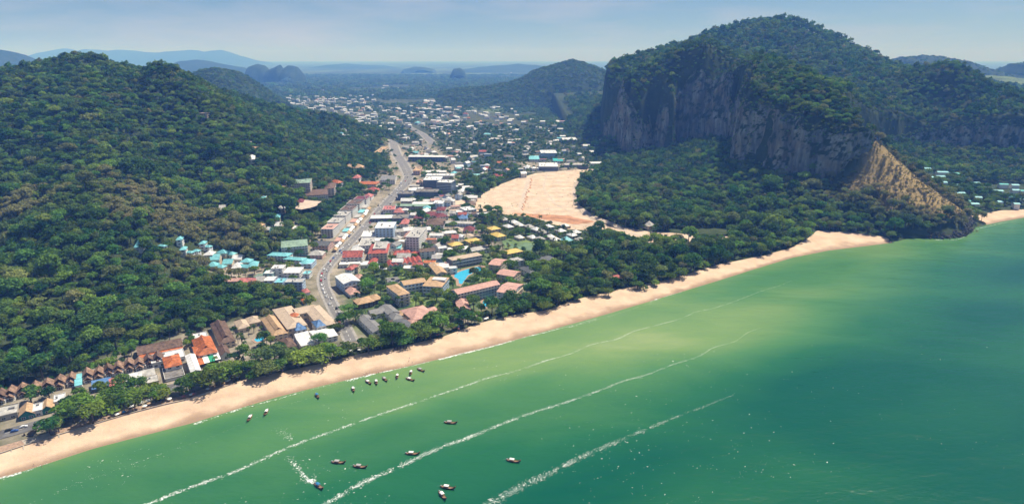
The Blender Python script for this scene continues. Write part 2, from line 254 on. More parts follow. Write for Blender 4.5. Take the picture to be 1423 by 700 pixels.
def rockmat():
    m = bpy.data.materials.new('limestone'); m.use_nodes = True; t = m.node_tree; b = t.nodes['Principled BSDF']; b.inputs['Roughness'].default_value = .95; b.inputs['Specular IOR Level'].default_value = .1
    g = N(t, 'ShaderNodeNewGeometry'); mp = N(t, 'ShaderNodeMapping'); mp.inputs['Scale'].default_value = (1, 1, .16); t.links.new(g.outputs['Position'], mp.inputs[0])
    n1 = N(t, 'ShaderNodeTexNoise'); n1.inputs['Scale'].default_value = .075; n1.inputs['Detail'].default_value = 8; n1.inputs['Roughness'].default_value = .7; t.links.new(mp.outputs[0], n1.inputs['Vector'])
    n2 = N(t, 'ShaderNodeTexNoise'); n2.inputs['Scale'].default_value = .022; n2.inputs['Detail'].default_value = 6; n2.inputs['Roughness'].default_value = .6; t.links.new(g.outputs['Position'], n2.inputs['Vector'])
    r1 = N(t, 'ShaderNodeValToRGB'); e = r1.color_ramp.elements; e[0].position = .30; e[0].color = (.055,.055,.06, 1); e[1].position = .70; e[1].color = (.52,.50,.47, 1); k = e.new(.45); k.color = (.17,.17,.175, 1); k = e.new(.56); k.color = (.31,.30,.28, 1)
    r2 = N(t, 'ShaderNodeValToRGB'); e = r2.color_ramp.elements; e[0].position = .46; e[0].color = (0, 0, 0, 1); e[1].position = .62; e[1].color = (1, 1, 1, 1)
    t.links.new(n1.outputs[0], r1.inputs[0]); t.links.new(n2.outputs[0], r2.inputs[0])
    x = N(t, 'ShaderNodeMix', data_type='RGBA', blend_type='MULTIPLY'); x.inputs[7].default_value = (1.0,.80,.60, 1); t.links.new(r2.outputs[0], x.inputs[0]); t.links.new(r1.outputs[0], x.inputs[6])
    # scrub clinging to ledges
    sx = N(t, 'ShaderNodeSeparateXYZ'); t.links.new(g.outputs['Normal'], sx.inputs[0]); n3 = N(t, 'ShaderNodeTexNoise'); n3.inputs['Scale'].default_value = .06; n3.inputs['Detail'].default_value = 6; t.links.new(g.outputs['Position'], n3.inputs['Vector'])
    ma = N(t, 'ShaderNodeMath', operation='MULTIPLY_ADD'); ma.inputs[1].default_value = .7; t.links.new(sx.outputs[2], ma.inputs[0]); t.links.new(n3.outputs[0], ma.inputs[2])
    mr = N(t, 'ShaderNodeMapRange'); mr.inputs[1].default_value = .60; mr.inputs[2].default_value = .72; t.links.new(ma.outputs[0], mr.inputs[0])
    y = N(t, 'ShaderNodeMix', data_type='RGBA'); y.inputs[7].default_value = (.03,.05,.02, 1); t.links.new(mr.outputs[0], y.inputs[0]); t.links.new(x.outputs[2], y.inputs[6]); t.links.new(y.outputs[2], b.inputs['Base Color'])
    bp = N(t, 'ShaderNodeBump'); bp.inputs['Strength'].default_value = 1; bp.inputs['Distance'].default_value = 5; t.links.new(n1.outputs[0], bp.inputs['Height']); t.links.new(bp.outputs[0], b.inputs['Normal'])
    return m
M['rock'] = rockmat()
def watermat():
    m = bpy.data.materials.new('sea_water'); m.use_nodes = True; t = m.node_tree; b = t.nodes['Principled BSDF']; b.inputs['Roughness'].default_value = .22; b.inputs['IOR'].default_value = 1.33; b.inputs['Specular IOR Level'].default_value = .3
    a = N(t, 'ShaderNodeAttribute', attribute_name='silt'); g = N(t, 'ShaderNodeNewGeometry')
    mp = N(t, 'ShaderNodeMapping'); mp.inputs['Rotation'].default_value = (0, 0, math.radians(-33)); mp.inputs['Scale'].default_value = (.45, 1, 1); t.links.new(g.outputs['Position'], mp.inputs[0])
    n = N(t, 'ShaderNodeTexNoise'); n.inputs['Scale'].default_value = .014; n.inputs['Detail'].default_value = 7; n.inputs['Roughness'].default_value = .55; n.inputs['Distortion'].default_value = .6; t.links.new(mp.outputs[0], n.inputs['Vector'])
    ma = N(t, 'ShaderNodeMath', operation='MULTIPLY_ADD'); ma.inputs[1].default_value = .42; ma.inputs[2].default_value = -.21; t.links.new(n.outputs[0], ma.inputs[0])
    ad = N(t, 'ShaderNodeMath', operation='ADD', use_clamp=True); t.links.new(ma.outputs[0], ad.inputs[0]); t.links.new(a.outputs['Fac'], ad.inputs[1])
    r = N(t, 'ShaderNodeValToRGB'); e = r.color_ramp.elements; e[0].position = 0; e[0].color = (.001,.070,.040, 1); e[1].position = 1; e[1].color = (.36,.38,.18, 1)
    for p, c in ((.25, (.014,.108,.043)), (.5, (.062,.175,.058)), (.75, (.155,.25,.082))):
        k = e.new(p); k.color = (*c, 1)
    t.links.new(ad.outputs[0], r.inputs[0]); t.links.new(r.outputs[0], b.inputs['Base Color'])
    prev = None
    for sc, st, ds in ((.055, .45, 3.2), (.4, .5, .5), (1.5, .4, .15)):
        n2 = N(t, 'ShaderNodeTexNoise'); n2.inputs['Scale'].default_value = sc; n2.inputs['Detail'].default_value = 3; t.links.new(mp.outputs[0], n2.inputs['Vector'])
        bp = N(t, 'ShaderNodeBump'); bp.inputs['Strength'].default_value = st; bp.inputs['Distance'].default_value = ds; t.links.new(n2.outputs[0], bp.inputs['Height'])
        if prev: t.links.new(prev.outputs[0], bp.inputs['Normal'])
        prev = bp
    t.links.new(prev.outputs[0], b.inputs['Normal'])
    return m
M['sea'] = watermat()
def sandmat():
    m = mat('beach_sand', (.59,.44,.31), .95, .12, .05, .35, .5, .1, col2=(.48,.335,.23)); t = m.node_tree; b = t.nodes['Principled BSDF']; g = [n for n in t.nodes if n.type == 'NEW_GEOMETRY'][0]
    old = b.inputs['Base Color'].links[0].from_socket; sx = N(t, 'ShaderNodeSeparateXYZ'); t.links.new(g.outputs['Position'], sx.inputs[0])
    n = N(t, 'ShaderNodeTexNoise'); n.inputs['Scale'].default_value = .05; n.inputs['Detail'].default_value = 5; t.links.new(g.outputs['Position'], n.inputs['Vector'])
    ma = N(t, 'ShaderNodeMath', operation='MULTIPLY_ADD'); ma.inputs[1].default_value = 1.5; t.links.new(n.outputs[0], ma.inputs[0]); t.links.new(sx.outputs[2], ma.inputs[2])
    mr = N(t, 'ShaderNodeMapRange'); mr.inputs[1].default_value = 1.0; mr.inputs[2].default_value = 1.9; t.links.new(ma.outputs[0], mr.inputs[0])
    x = N(t, 'ShaderNodeMix', data_type='RGBA'); x.inputs[6].default_value = (.30,.205,.135, 1); t.links.new(mr.outputs[0], x.inputs[0]); t.links.new(old, x.inputs[7]); t.links.new(x.outputs[2], b.inputs['Base Color'])
    return m
M['sand'] = sandmat()

# ============================================================ object helpers
def mesh(name, v, f, mats=(), mi=None, smooth=False):
    me = bpy.data.meshes.new(name); me.from_pydata([tuple(map(float, q)) for q in v] if not isinstance(v, np.ndarray) else v.tolist(), [], f if isinstance(f, list) else f.tolist())
    for m in mats: me.materials.append(M[m] if isinstance(m, str) else m)
    if mi is not None: me.polygons.foreach_set('material_index', np.array(mi, dtype=np.int32))
    if smooth: me.polygons.foreach_set('use_smooth', np.ones(len(me.polygons), bool))
    me.update(); return me
def obj(name, me, parent=None, loc=None, rz=0, label=None, cat=None, group=None, kind=None):
    o = bpy.data.objects.new(name, me); COL.objects.link(o)
    if loc is not None: o.location = tuple(map(float, loc))
    if rz: o.rotation_euler = (0, 0, rz)
    if parent: o.parent = parent
    for k, v in (('label', label), ('category', cat), ('group', group), ('kind', kind)):
        if v: o[k] = v
    return o
def attr(me, name, vals):
    a = me.attributes.new(name, 'FLOAT', 'POINT'); a.data.foreach_set('value', np.asarray(vals, np.float32).ravel())
class MB:
    def __init__(s): s.v = []; s.f = []; s.m = []
    def add(s, v, f, m=0):
        n = len(s.v); s.v += [tuple(q) for q in v]; s.f += [tuple(i+n for i in q) for q in f]; s.m += [m]*len(f)
    def box(s, x0, y0, z0, x1, y1, z1, m=0):
        s.add([(x0,y0,z0),(x1,y0,z0),(x1,y1,z0),(x0,y1,z0),(x0,y0,z1),(x1,y0,z1),(x1,y1,z1),(x0,y1,z1)], [(0,3,2,1),(4,5,6,7),(0,1,5,4),(1,2,6,5),(2,3,7,6),(3,0,4,7)], m)
    def tube(s, pts, rad, n=6, m=0):
        k = len(s.v); pts = [Vector(p) for p in pts]
        for i, p in enumerate(pts):
            d = (pts[min(i+1, len(pts)-1)]-pts[max(i-1, 0)]).normalized(); a = d.orthogonal().normalized(); b = d.cross(a)
            for j in range(n):
                t = 2*math.pi*j/n; s.v.append(tuple(p+(a*math.cos(t)+b*math.sin(t))*rad[i]))
        for i in range(len(pts)-1):
            for j in range(n): s.f.append((k+i*n+j, k+i*n+(j+1) % n, k+(i+1)*n+(j+1) % n, k+(i+1)*n+j)); s.m.append(m)
        s.f.append(tuple(k+j for j in reversed(range(n)))); s.f.append(tuple(k+(len(pts)-1)*n+j for j in range(n))); s.m += [m, m]
    def mesh(s, name, mats, smooth=False): return mesh(name, s.v, s.f, mats, s.m, smooth)
def grid(xs, ys_, zf):
    X, Y = np.meshgrid(xs, ys_); Z = zf(X, Y); nx, ny = len(xs), len(ys_)
    v = np.stack([X, Y, Z], -1).reshape(-1, 3); i = np.arange(nx*ny).reshape(ny, nx)
    f = np.stack([i[:-1,:-1], i[:-1,1:], i[1:,1:], i[1:,:-1]], -1).reshape(-1, 4)
    return v, f
def steps(*segs):
    o = []
    for a, b, s in segs: o += list(np.arange(a, b, s))
    return np.array(o)
def geo(a, b, n): return np.sign(a)*np.geomspace(abs(a), abs(b), n)

# ============================================================ terrain, sea, beach
ROAD = [tuple(G(u, v)) for u, v in ((490,478),(479,455),(462,425),(449,396),(449,380),(463,362),(482,342),(506,317),(527,293),(547,272),(563,256),(569,245),(561,229),(550,213),(546,204))]+[(-235,1900),(-300,2150),(-420,2500)]
CLEAR = gpoly([(668,273),(682,262),(715,249),(745,241),(800,236),(828,235),(814,243),(800,250),(799,268),(801,284),(820,300),(860,315),(903,322),(910,337),(874,338),(842,321),(790,319),(742,302),(694,297),(676,288)])
CLEAR2 = gpoly([(622,284),(641,270),(648,280),(640,298),(626,301)]); CLEAR3 = gpoly([(655,276),(668,275),(684,286),(676,293),(662,294),(652,288)])
CLEAR4 = gpoly([(905,322),(960,318),(1030,318),(1025,330),(960,336),(912,336)])
TERR = [GG(*p)[:2] for p in ((402,288),(425,285),(448,298),(440,307),(420,303))]
URB = [gpoly([(430,405),(405,350),(455,315),(500,270),(540,235),(535,205),(600,200),(640,230),(640,290),(690,330),(740,400),(640,450),(500,480),(440,470)]), gpoly([(0,560),(0,625),(110,592),(260,552),(455,500),(480,470),(440,430),(300,450),(180,490),(60,530)]),
       gpoly([(290,375),(440,370),(440,405),(300,405)]), gpoly([(720,225),(840,225),(830,238),(730,240)])]
FARURB = gpoly([(395,140),(520,135),(700,150),(800,205),(760,228),(560,205),(500,180)])
rl3 = [p[:2] for p in RIDGE]
RESORT = gpoly([(480,372),(600,340),(700,350),(738,372),(735,415),(640,440),(600,452),(500,470),(485,430)])
def cover(x, y):
    ub = np.zeros(np.shape(x))
    for q in URB: ub = np.maximum(ub, sm(-14, 14, poly_sd(q, x, y)+9*noise(x/18, y/18)))
    rq = sm(-10, 12, poly_sd(RESORT, x, y)+8*noise(x/14, y/14)); ub = ub*(1-.8*rq)
    ub = np.maximum(ub, .12*sm(-60, 60, poly_sd(FARURB, x, y)+60*noise(x/70, y/70)))
    dl = line_d(rl3, x, y); side = (x-np.interp(y, [900, 1085], [690, 560]))
    dg = sm(88, 35, dl+18*noise(x/22, y/22))*sm(35, 5, side)*sm(1085, 1065, y)*sm(900, 935, y)*sm(6, -2, poly_sd(BLOCK, x, y))*(1-sm(1000, 1030, y)*sm(582, 562, x))
    fl = np.maximum(sm(2300, 3200, y)*sm(.12, .3, fbm(x/520, y/900, o=4)), rq*.9)
    return ub, dg, fl
xs = np.concatenate([-np.geomspace(40000, 1320, 40), steps((-1300, 1300, 8)), np.geomspace(1310, 40000, 40)])
yy = np.concatenate([np.array([-2500, -1500, -800]), steps((-400, 200, 50), (200, 1700, 7), (1700, 3200, 25)), np.geomspace(3200, 42000, 50)])
def low_ground(x, y): return base_z(x, y)+left_hill(x, y)+np.minimum(massif(x, y), 1e9)*np.where(y < 1085, 1, 0)-np.where((y > 1085) & (poly_sd(APP, x, y) > 12), 6, 0)
v, f = grid(xs, yy, lambda x, y: base_z(x, y)+np.where((x > -3300) & (x < 300) & (y < 2800), left_hill(x, y), 0)-np.where(poly_sd(APP, x, y) > 6, 4, 0))
me = mesh('terrain', v, f, ['land'], smooth=True)
for n_, a_ in zip(('urban', 'dryg', 'field'), cover(v[:, 0], v[:, 1])): attr(me, n_, a_)
obj('terrain', me, kind='structure')
xs = np.concatenate([steps((190, 250, 10), (250, 720, 3.2), (720, 1500, 7)), np.linspace(1500, 2600, 30)])
yy = np.concatenate([steps((880, 1060, 4), (1060, 1640, 3.2), (1640, 2000, 6)), np.linspace(2000, 3550, 70)])
v, f = grid(xs, yy, lambda x, y: massif(x, y)+base_z(x, y)-.25-3*sm(6, -4, poly_sd(APP, x, y)))
sl_ = poly_sd(APP, v[:, 0], v[:, 1]); keep = (sl_[f] > -9).all(1)
me = mesh('mountain', v, f[keep], ['land'], smooth=True)
ub, dg, fl = cover(v[:, 0], v[:, 1])
for n_, a_ in zip(('urban', 'dryg', 'field'), (ub*0, dg, fl)): attr(me, n_, a_)
obj('mountain', me, kind='structure')

# limestone walls standing along the cliff line
def cliff_wall():
    L = np.array(CLIFF, float); seg = np.hypot(*np.diff(L, axis=0).T); s = np.concatenate([[0], np.cumsum(seg)]); ss = np.arange(0, s[-1], 2.6)
    x = np.interp(ss, s, L[:, 0]); y = np.interp(ss, s, L[:, 1])
    k = 9; pad = lambda a: np.convolve(np.pad(a, k, mode='edge'), np.ones(2*k+1)/(2*k+1), 'valid'); x, y = pad(x), pad(y)
    tx, ty = np.gradient(x), np.gradient(y); l = np.hypot(tx, ty); nx_, ny_ = ty/l, -tx/l      # outward, away from the block
    top = massif(x-nx_*26, y-ny_*26)+2; bot = np.maximum(ap(x+nx_*4, y+ny_*4), 0)-6
    frac = sm(0, 1, .5+.9*fbm(ss/130, ss*0+3, o=2)); top = bot+(top-bot)*np.maximum(np.clip(.36+.80*frac, 0, 1.05), .98*sm(1360, 1250, y)*sm(640, 590, x))
    nh = 46; hh = np.linspace(0, 1, nh)[:, None]; Z = bot+(top-bot)*hh; S_ = ss[None]+0*hh
    d = 5+23*fbm(S_/85+3, Z/260, o=2)+8*fbm(S_/30, Z/110, o=2)+5*fbm(S_/13, Z/42, o=3)+2.2*fbm(S_/5, Z/9, o=2)-9*(hh-.25)-30*np.maximum(hh-.86, 0)**1.0
    d += 4*noise(S_/60, Z/26)*(1-hh)
    X = x+nx_*d; Y = y+ny_*d
    v = np.stack([X, Y, Z+2.0], -1).reshape(-1, 3); i = np.arange(nh*len(ss)).reshape(nh, -1)
    f = np.stack([i[:-1,:-1], i[:-1,1:], i[1:,1:], i[1:,:-1]], -1).reshape(-1, 4)
    me = mesh('limestone_cliff', v, f, ['rock'], smooth=False); obj('limestone_cliff', me, kind='structure')
    return v, f
CV, CF = cliff_wall()

# sea
def silt(x, y):
    d = (ys(x)-y)*.85
    s = .22+.40*np.exp(-np.maximum(d, 0)/38)
    for u, v_, sx, sy, a in ((960,470,170,60,.36),(820,480,130,45,.18),(1120,420,170,70,.20),(650,520,120,40,.16),(560,560,120,30,.10),(350,640,130,50,.10),(1000,600,140,40,.06),(1230,360,110,40,.20),(1150,540,150,45,-.24),(1423,640,160,110,-.22),(1380,440,90,40,-.24),(1423,380,70,30,-.2),(900,640,120,25,-.10),(760,690,90,25,-.10),(520,600,70,14,-.10),(760,520,60,16,-.10),(280,600,60,14,-.08)):
        cx, cy = G(u, v_, 0); c, s_ = math.cos(.56), math.sin(.56); a_, b_ = (x-cx)*c+(y-cy)*s_, -(x-cx)*s_+(y-cy)*c
        s = s+a*np.exp(-(a_/sx)**2-(b_/sy)**2)
    return s
xs = np.concatenate([-np.geomspace(9000, 720, 12), steps((-700, 1500, 7)), np.geomspace(1510, 40000, 20)])
yy = np.concatenate([np.array([-9000, -3000, -1000]), steps((-400, 120, 40), (120, 1150, 7)), np.array([1150, 1400, 1800, 2500])])
v, f = grid(xs, yy, lambda x, y: 0*x)
mid = v[f].mean(1); f = f[mid[:, 1] < ys(mid[:, 0])+40]
me = mesh('sea', v, f, ['sea'], smooth=True); attr(me, 'silt', silt(v[:, 0], v[:, 1])); obj('sea', me, kind='structure')
def beach(x0, x1, st, seaward=30):
    x = np.arange(x0, x1, st); t = np.linspace(0, 1, 22)[:, None]
    a, b = ys(x), yb(x); y = (a-seaward)+(b+2-a+seaward)*t; X = x+0*t
    d = (y-a)*.85; wd_ = np.maximum((b-a)*.85, 1); prof = np.clip(d/wd_, -1, 1)
    Z = np.where(d < 0, d*.1, 3.05*prof**.85)+.12*fbm(X/9, y/9, o=3)*np.clip(d/6, 0, 1)+.35*np.sin(prof*9+noise(X/30, y/30)*2)*np.clip(prof, 0, 1)*(1-np.clip(prof, 0, 1))
    v = np.stack([X, y, Z+.05], -1).reshape(-1, 3); i = np.arange(X.size).reshape(X.shape)
    return mesh('beach', v, np.stack([i[:-1,:-1], i[:-1,1:], i[1:,1:], i[1:,:-1]], -1).reshape(-1, 4), ['sand'], smooth=True)
obj('beach', beach(-900, _s[-4][0]+2, 3), kind='structure')
obj('beach', beach(BK2[0, 0]-2, 1390, 5), kind='structure')
# waves: crest lines of broken foam, flecks standing in for sun glints, the wash at the edge, wakes
def flakes(name, pts, lens, wids, angs, zs=.05):
    n = len(pts); k = 6; v = np.zeros((n, k, 3)); a0 = RNG.uniform(0, 6.28, n)
    for j in range(k):
        t = 2*math.pi*j/k; r = RNG.uniform(.55, 1.1, n); px_, py_ = lens*r*math.cos(t), wids*r*math.sin(t)
        v[:, j, 0] = pts[:, 0]+px_*np.cos(angs)-py_*np.sin(angs); v[:, j, 1] = pts[:, 1]+px_*np.sin(angs)+py_*np.cos(angs); v[:, j, 2] = zs+RNG.uniform(0, .06, n)
    return obj(name, mesh(name, v.reshape(-1, 3), np.arange(n*k).reshape(n, k), ['foam']), kind='stuff')
def crest(px, n, wid, size, dens_end=1.0):
    L = np.array([G(u, v_, 0) for u, v_ in px]); seg = np.hypot(*np.diff(L, axis=0).T); s = np.concatenate([[0], np.cumsum(seg)])
    t = s[-1]*RNG.uniform(0, 1, n)**1.15; w = 1-(t/s[-1])*.75; off = RNG.normal(0, 1, n)*wid*w
    kp = (noise(t/7, t*0+px[0][0])+.6*noise(t/2.2, t*0+5)+.6*RNG.normal(0, 1, n) > -.45) ; ang = np.arctan2(np.interp(t, (s[:-1]+s[1:])/2, np.diff(L[:, 1])), np.interp(t, (s[:-1]+s[1:])/2, np.diff(L[:, 0])))
    wig = 2.2*noise(t/28, t*0+2)
    x = np.interp(t, s, L[:, 0])-np.sin(ang)*(off+wig); y = np.interp(t, s, L[:, 1])+np.cos(ang)*(off+wig)
    q = np.stack([x, y], -1)[kp]; m = len(q); r = RNG.gamma(2, .5, m)*size*w[kp]*.30
    return flakes('wave_foam', q, r*1.6, r*.55, ang[kp]+RNG.normal(0, .35, m))
crest([(190,706),(330,655),(430,610),(530,575),(640,538),(760,500),(880,462),(1000,425),(1100,390)], 12000, .95, .55)
crest([(440,706),(530,660),(620,620),(720,580),(820,547),(900,518),(980,490),(1060,455)], 11000, 1.25, .55)
crest([(670,706),(760,660),(860,612),(950,575),(1020,548)], 6500, 1.9, .5)
crest([(0,720),(110,672),(200,640),(300,605),(390,566),(440,549),(500,537),(560,522),(610,507)], 900, .8, .4)
crest([(960,700),(1040,655),(1120,622)], 160, 2.5, .35)
for px, n in ((([(610,497),(660,486),(720,470),(770,456),(800,449),(830,440)]), 1500), (([(0,662),(40,652),(90,634)]), 350), (([(270,587),(340,565),(440,538),(480,527)]), 500), (([(480,527),(540,514),(610,498)]), 900), (([(900,418),(960,400)]), 200), (([(1352,318),(1390,309),(1423,302)]), 420), (([(1300,331),(1330,332),(1348,324)]), 260)):
    crest([(a, b+2.2) for a, b in px], int(n*1.6), .8, .95)
crest([(790,455),(830,445),(880,430),(940,409)], 700, .7, .5)
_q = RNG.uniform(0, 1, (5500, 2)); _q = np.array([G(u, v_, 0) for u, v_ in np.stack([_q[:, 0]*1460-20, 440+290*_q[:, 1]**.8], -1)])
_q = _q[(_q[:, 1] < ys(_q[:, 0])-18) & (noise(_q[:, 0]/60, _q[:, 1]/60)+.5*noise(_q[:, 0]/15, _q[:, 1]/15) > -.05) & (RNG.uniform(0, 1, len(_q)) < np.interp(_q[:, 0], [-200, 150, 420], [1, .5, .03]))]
_r = RNG.gamma(2.0, .075, len(_q)); flakes('sun_glint_flecks', _q, _r*1.7, _r*.5, RNG.normal(.56, .5, len(_q)))  # sun sparkle on the open sea, modelled as small white flakes
def wake(px, wid0, wid1, n, size):
    L = np.array([G(u, v_, 0) for u, v_ in px]); t = RNG.uniform(0, 1, n)**1.3; k = np.linspace(0, 1, len(L)); x, y = np.interp(t, k, L[:, 0]), np.interp(t, k, L[:, 1])
    o = RNG.normal(0, 1, (n, 2))*(wid0+(wid1-wid0)*t)[:, None]; q = np.stack([x, y], -1)+o; r = RNG.gamma(2, .5, n)*size*.55*(1-.5*t); flakes('boat_wake', q, r*1.3, r*.6, RNG.uniform(0, 6.28, n))
wake([(440,673),(428,666),(416,655),(408,645),(401,634)], .4, 1.6, 420, .5); wake([(440,671),(428,668),(418,668)], .5, 1.6, 130, .4); wake([(438,668),(436,660)], .5, 1.2, 60, .4)
wake([(404,610),(398,602),(386,597)], 1.2, 2.4, 130, .35)

# ============================================================ far hills, roads, clearings
def ridge_hill(name, px, Y, depth, nz=6.0, step=None, seed=0, cliff=1.0):
    q = np.array([P(u, v_, Y) for u, v_ in px]); x0, x1 = q[0, 0], q[-1, 0]; step = step or Y/220
    x = np.arange(x0-depth*.25, x1+depth*.25, step); y = np.arange(Y-depth, Y+depth, step*1.3); X, Yg = np.meshgrid(x, y)
    top = np.interp(X, q[:, 0], q[:, 2], left=0, right=0); t = np.clip(1-np.abs((Yg-Y)/depth+.18*noise(X/(depth*.7), Yg/(depth*.7)+seed)), 0, 1)
    edge = sm(x0-depth*.2, x0+depth*.05, X)*sm(x1+depth*.2, x1-depth*.05, X)
    Z = (top)*np.sin(t*math.pi/2)**cliff*edge; Z = Z+nz*fbm(X/(step*6)+seed, Yg/(step*6), o=4)*np.clip(Z/60, 0, 1)-3
    i = np.arange(X.size).reshape(X.shape); v = np.stack([X, Yg, Z], -1).reshape(-1, 3)
    f = np.stack([i[:-1,:-1], i[:-1,1:], i[1:,1:], i[1:,:-1]], -1).reshape(-1, 4); f = f[(Z.ravel()[f] > -2.9).any(1)]
    obj(name, mesh(name, v, f, ['hill'], smooth=True), kind='structure'); return v[v[:, 2] > 4]
FH = []
FH.append(ridge_hill('far_hill', [(255,112),(275,98),(300,94),(325,101),(345,115),(362,128),(380,140)], 2900, 330, 8, 9, 1))
FH.append(ridge_hill('far_hill', [(612,126),(640,122),(680,119),(705,115),(724,109),(745,98),(770,90),(797,82),(815,87),(835,95),(860,115)], 3700, 440, 9, 10, 2))
ridge_hill('distant_karst', [(343,104),(347,92),(356,89),(368,91),(372,97),(384,92),(390,90),(394,96),(400,91),(410,92),(418,103)], 6500, 180, 10, 14, 3, .45)
ridge_hill('distant_karst', [(-60,60),(-20,66),(0,70),(12,69),(24,77),(45,86),(56,96)], 6000, 700, 12, 25, 4, .8)
ridge_hill('distant_mountain', [(20,84),(60,76),(80,68),(105,72),(125,68),(150,72),(165,69),(200,73),(225,74),(245,71),(270,69),(290,73),(310,71),(325,76),(345,82),(355,85)], 22000, 1700, 60, 100, 5, .6)
ridge_hill('distant_mountain', [(220,94),(245,86),(270,84),(300,88),(330,91),(340,97)], 8500, 600, 25, 40, 6, .6)
ridge_hill('distant_karst', [(626,104),(630,96),(640,94),(648,101)], 7500, 130, 8, 18, 7, .5)
ridge_hill('distant_mountain', [(430,95),(450,91),(480,89),(500,91),(530,92),(560,95)], 16000, 900, 40, 60, 11, .6)
ridge_hill('distant_mountain', [(640,97),(690,93),(720,90),(760,92),(800,95)], 12000, 800, 40, 60, 12, .6)
ridge_hill('distant_karst', [(560,97),(575,92),(590,93),(605,97)], 11000, 200, 12, 30, 8, .5)
FH.append(None); FH[2] = ridge_hill('far_hill', [(1230,100),(1262,80),(1285,77),(1310,79),(1330,84),(1352,90),(1362,96),(1374,98),(1380,106),(1398,104),(1409,100),(1412,88),(1424,87),(1450,84),(1500,95)], 4200, 420, 10, 14, 9, .5)

def ribbon(name, line, wid, z, m, step=6):
    L = np.array(line, float); s = np.concatenate([[0], np.cumsum(np.hypot(*np.diff(L, axis=0).T))]); ss = np.arange(0, s[-1], step); x, y = np.interp(ss, s, L[:, 0]), np.interp(ss, s, L[:, 1])
    k = 3; pad = lambda a: np.convolve(np.pad(a, k, mode='edge'), np.ones(2*k+1)/(2*k+1), 'valid'); x, y = pad(x), pad(y); tx, ty = np.gradient(x), np.gradient(y); l = np.hypot(tx, ty)
    w = np.interp(ss, np.linspace(0, s[-1], len(wid)), wid)/2; c = np.linspace(-1, 1, 5); X = x[:, None]-(ty/l*w)[:, None]*c; Y = y[:, None]+(tx/l*w)[:, None]*c
    Z = ground(X, Y)*.0+np.maximum(ground(X, Y), 3.0)+z; i = np.arange(X.size).reshape(X.shape)
    return mesh(name, np.stack([X, Y, Z], -1).reshape(-1, 3), np.stack([i[:-1,:-1], i[:-1,1:], i[1:,1:], i[1:,:-1]], -1).reshape(-1, 4), [m]), np.stack([x, y], -1)
rm, RC = ribbon('road', ROAD, [9, 9.5, 13, 18, 21, 23, 21, 17, 13], .35, 'road_pale'); obj('road', rm, kind='structure')
pm, _ = ribbon('pavement', ROAD, [14, 15, 20, 26, 31, 33, 28, 22, 16], .22, 'pave'); obj('pavement', pm, kind='structure')
BROAD = [tuple(np.array(p)) for p in gpoly([(-60,622),(0,604),(60,588),(110,573),(180,556),(250,535),(330,512),(400,499),(460,486),(490,478)])]
bm_, BC = ribbon('beach_road', BROAD, [13, 13, 12, 10, 10], .3, 'asphalt'); obj('beach_road', bm_, kind='structure')
def dashes(line, gap, ln, wd, z):
    mb = MB(); s = np.concatenate([[0], np.cumsum(np.hypot(*np.diff(line, axis=0).T))])
    for t in np.arange(4, s[-1]-8, gap):
        a = np.array([np.interp(t, s, line[:, i]) for i in (0, 1)]); b = np.array([np.interp(t+ln, s, line[:, i]) for i in (0, 1)]); d = (b-a)/np.linalg.norm(b-a); n = np.array([-d[1], d[0]])*wd/2
        mb.add([(*(a-n), z), (*(b-n), z), (*(b+n), z), (*(a+n), z)], [(0, 1, 2, 3)])
    return mb.mesh('lane_marking', ['paint'])
obj('lane_marking', dashes(RC[:180], 9, 4, .35, 3.36), kind='structure'); obj('lane_marking', dashes(BC[:70], 8, 3, .2, 3.31), kind='structure')
def flat(name, poly, z, m, sub=0, kind='structure'):
    bm = bmesh.new(); vs = [bm.verts.new((x, y, z)) for x, y in poly]; fc = bm.faces.new(vs)
    if fc.normal.z < 0: fc.normal_flip()
    bmesh.ops.triangulate(bm, faces=[fc]); me = bpy.data.meshes.new(name); bm.to_mesh(me); bm.free(); me.materials.append(M[m])
    if sum((poly[i][0]*poly[(i+1) % len(poly)][1]-poly[(i+1) % len(poly)][0]*poly[i][1]) for i in range(len(poly))) < 0: me.flip_normals()
    return obj(name, me, kind=kind)
def rough_edge(poly, amp=5, n=4, seed=0):
    out = []
    for i in range(len(poly)):
        a, b = np.array(poly[i]), np.array(poly[(i+1) % len(poly)])
        for k in range(n):
            p = a+(b-a)*k/n; out.append((p[0]+amp*float(noise(np.array(p[0]/9+seed), np.array(p[1]/9))), p[1]+amp*float(noise(np.array(p[0]/9), np.array(p[1]/9+seed+40)))))
    return out
flat('bare_ground', rough_edge(CLEAR, 4), 3.14, 'dirt'); flat('bare_ground', rough_edge(CLEAR2, 2), 3.14, 'dirt'); flat('bare_ground', rough_edge(CLEAR3, 2), 3.16, 'dirt'); flat('bare_ground', rough_edge(CLEAR4, 3), 3.12, 'dirt')
flat('bare_ground', rough_edge(gpoly([(712,296),(790,300),(826,308),(800,312),(745,303)]), 4), 3.2, 'red_dirt')
TRACKS = []
for ln, w_ in (([(826,236),(806,246),(797,262),(800,284),(818,300),(852,314),(880,325),(908,332),(960,338)], [7, 7, 8, 9, 9]), ([(735,247),(731,262),(726,280),(722,294)], [9, 8, 8]), ([(615,306),(640,318),(660,330)], [6, 6])):
    TRACKS.append(gpoly(ln)); tm, _ = ribbon('dirt_track', gpoly(ln), w_, .3, 'track'); obj('dirt_track', tm, kind='structure')
for k, ln in enumerate(([(690,275),(720,262),(770,255),(796,250)],[(700,290),(740,276),(790,272)],[(760,242),(755,262),(772,284),(800,298)],[(740,296),(780,285),(800,290),(830,310)],[(790,312),(830,313),(870,326)])):
    tm, _ = ribbon('tyre_track', gpoly(ln), [3.4, 2.6, 3.4], .26+.01*k, 'track', 4); obj('tyre_track', tm, kind='structure')
mb = MB()      # spoil heaps left along the cut through the field
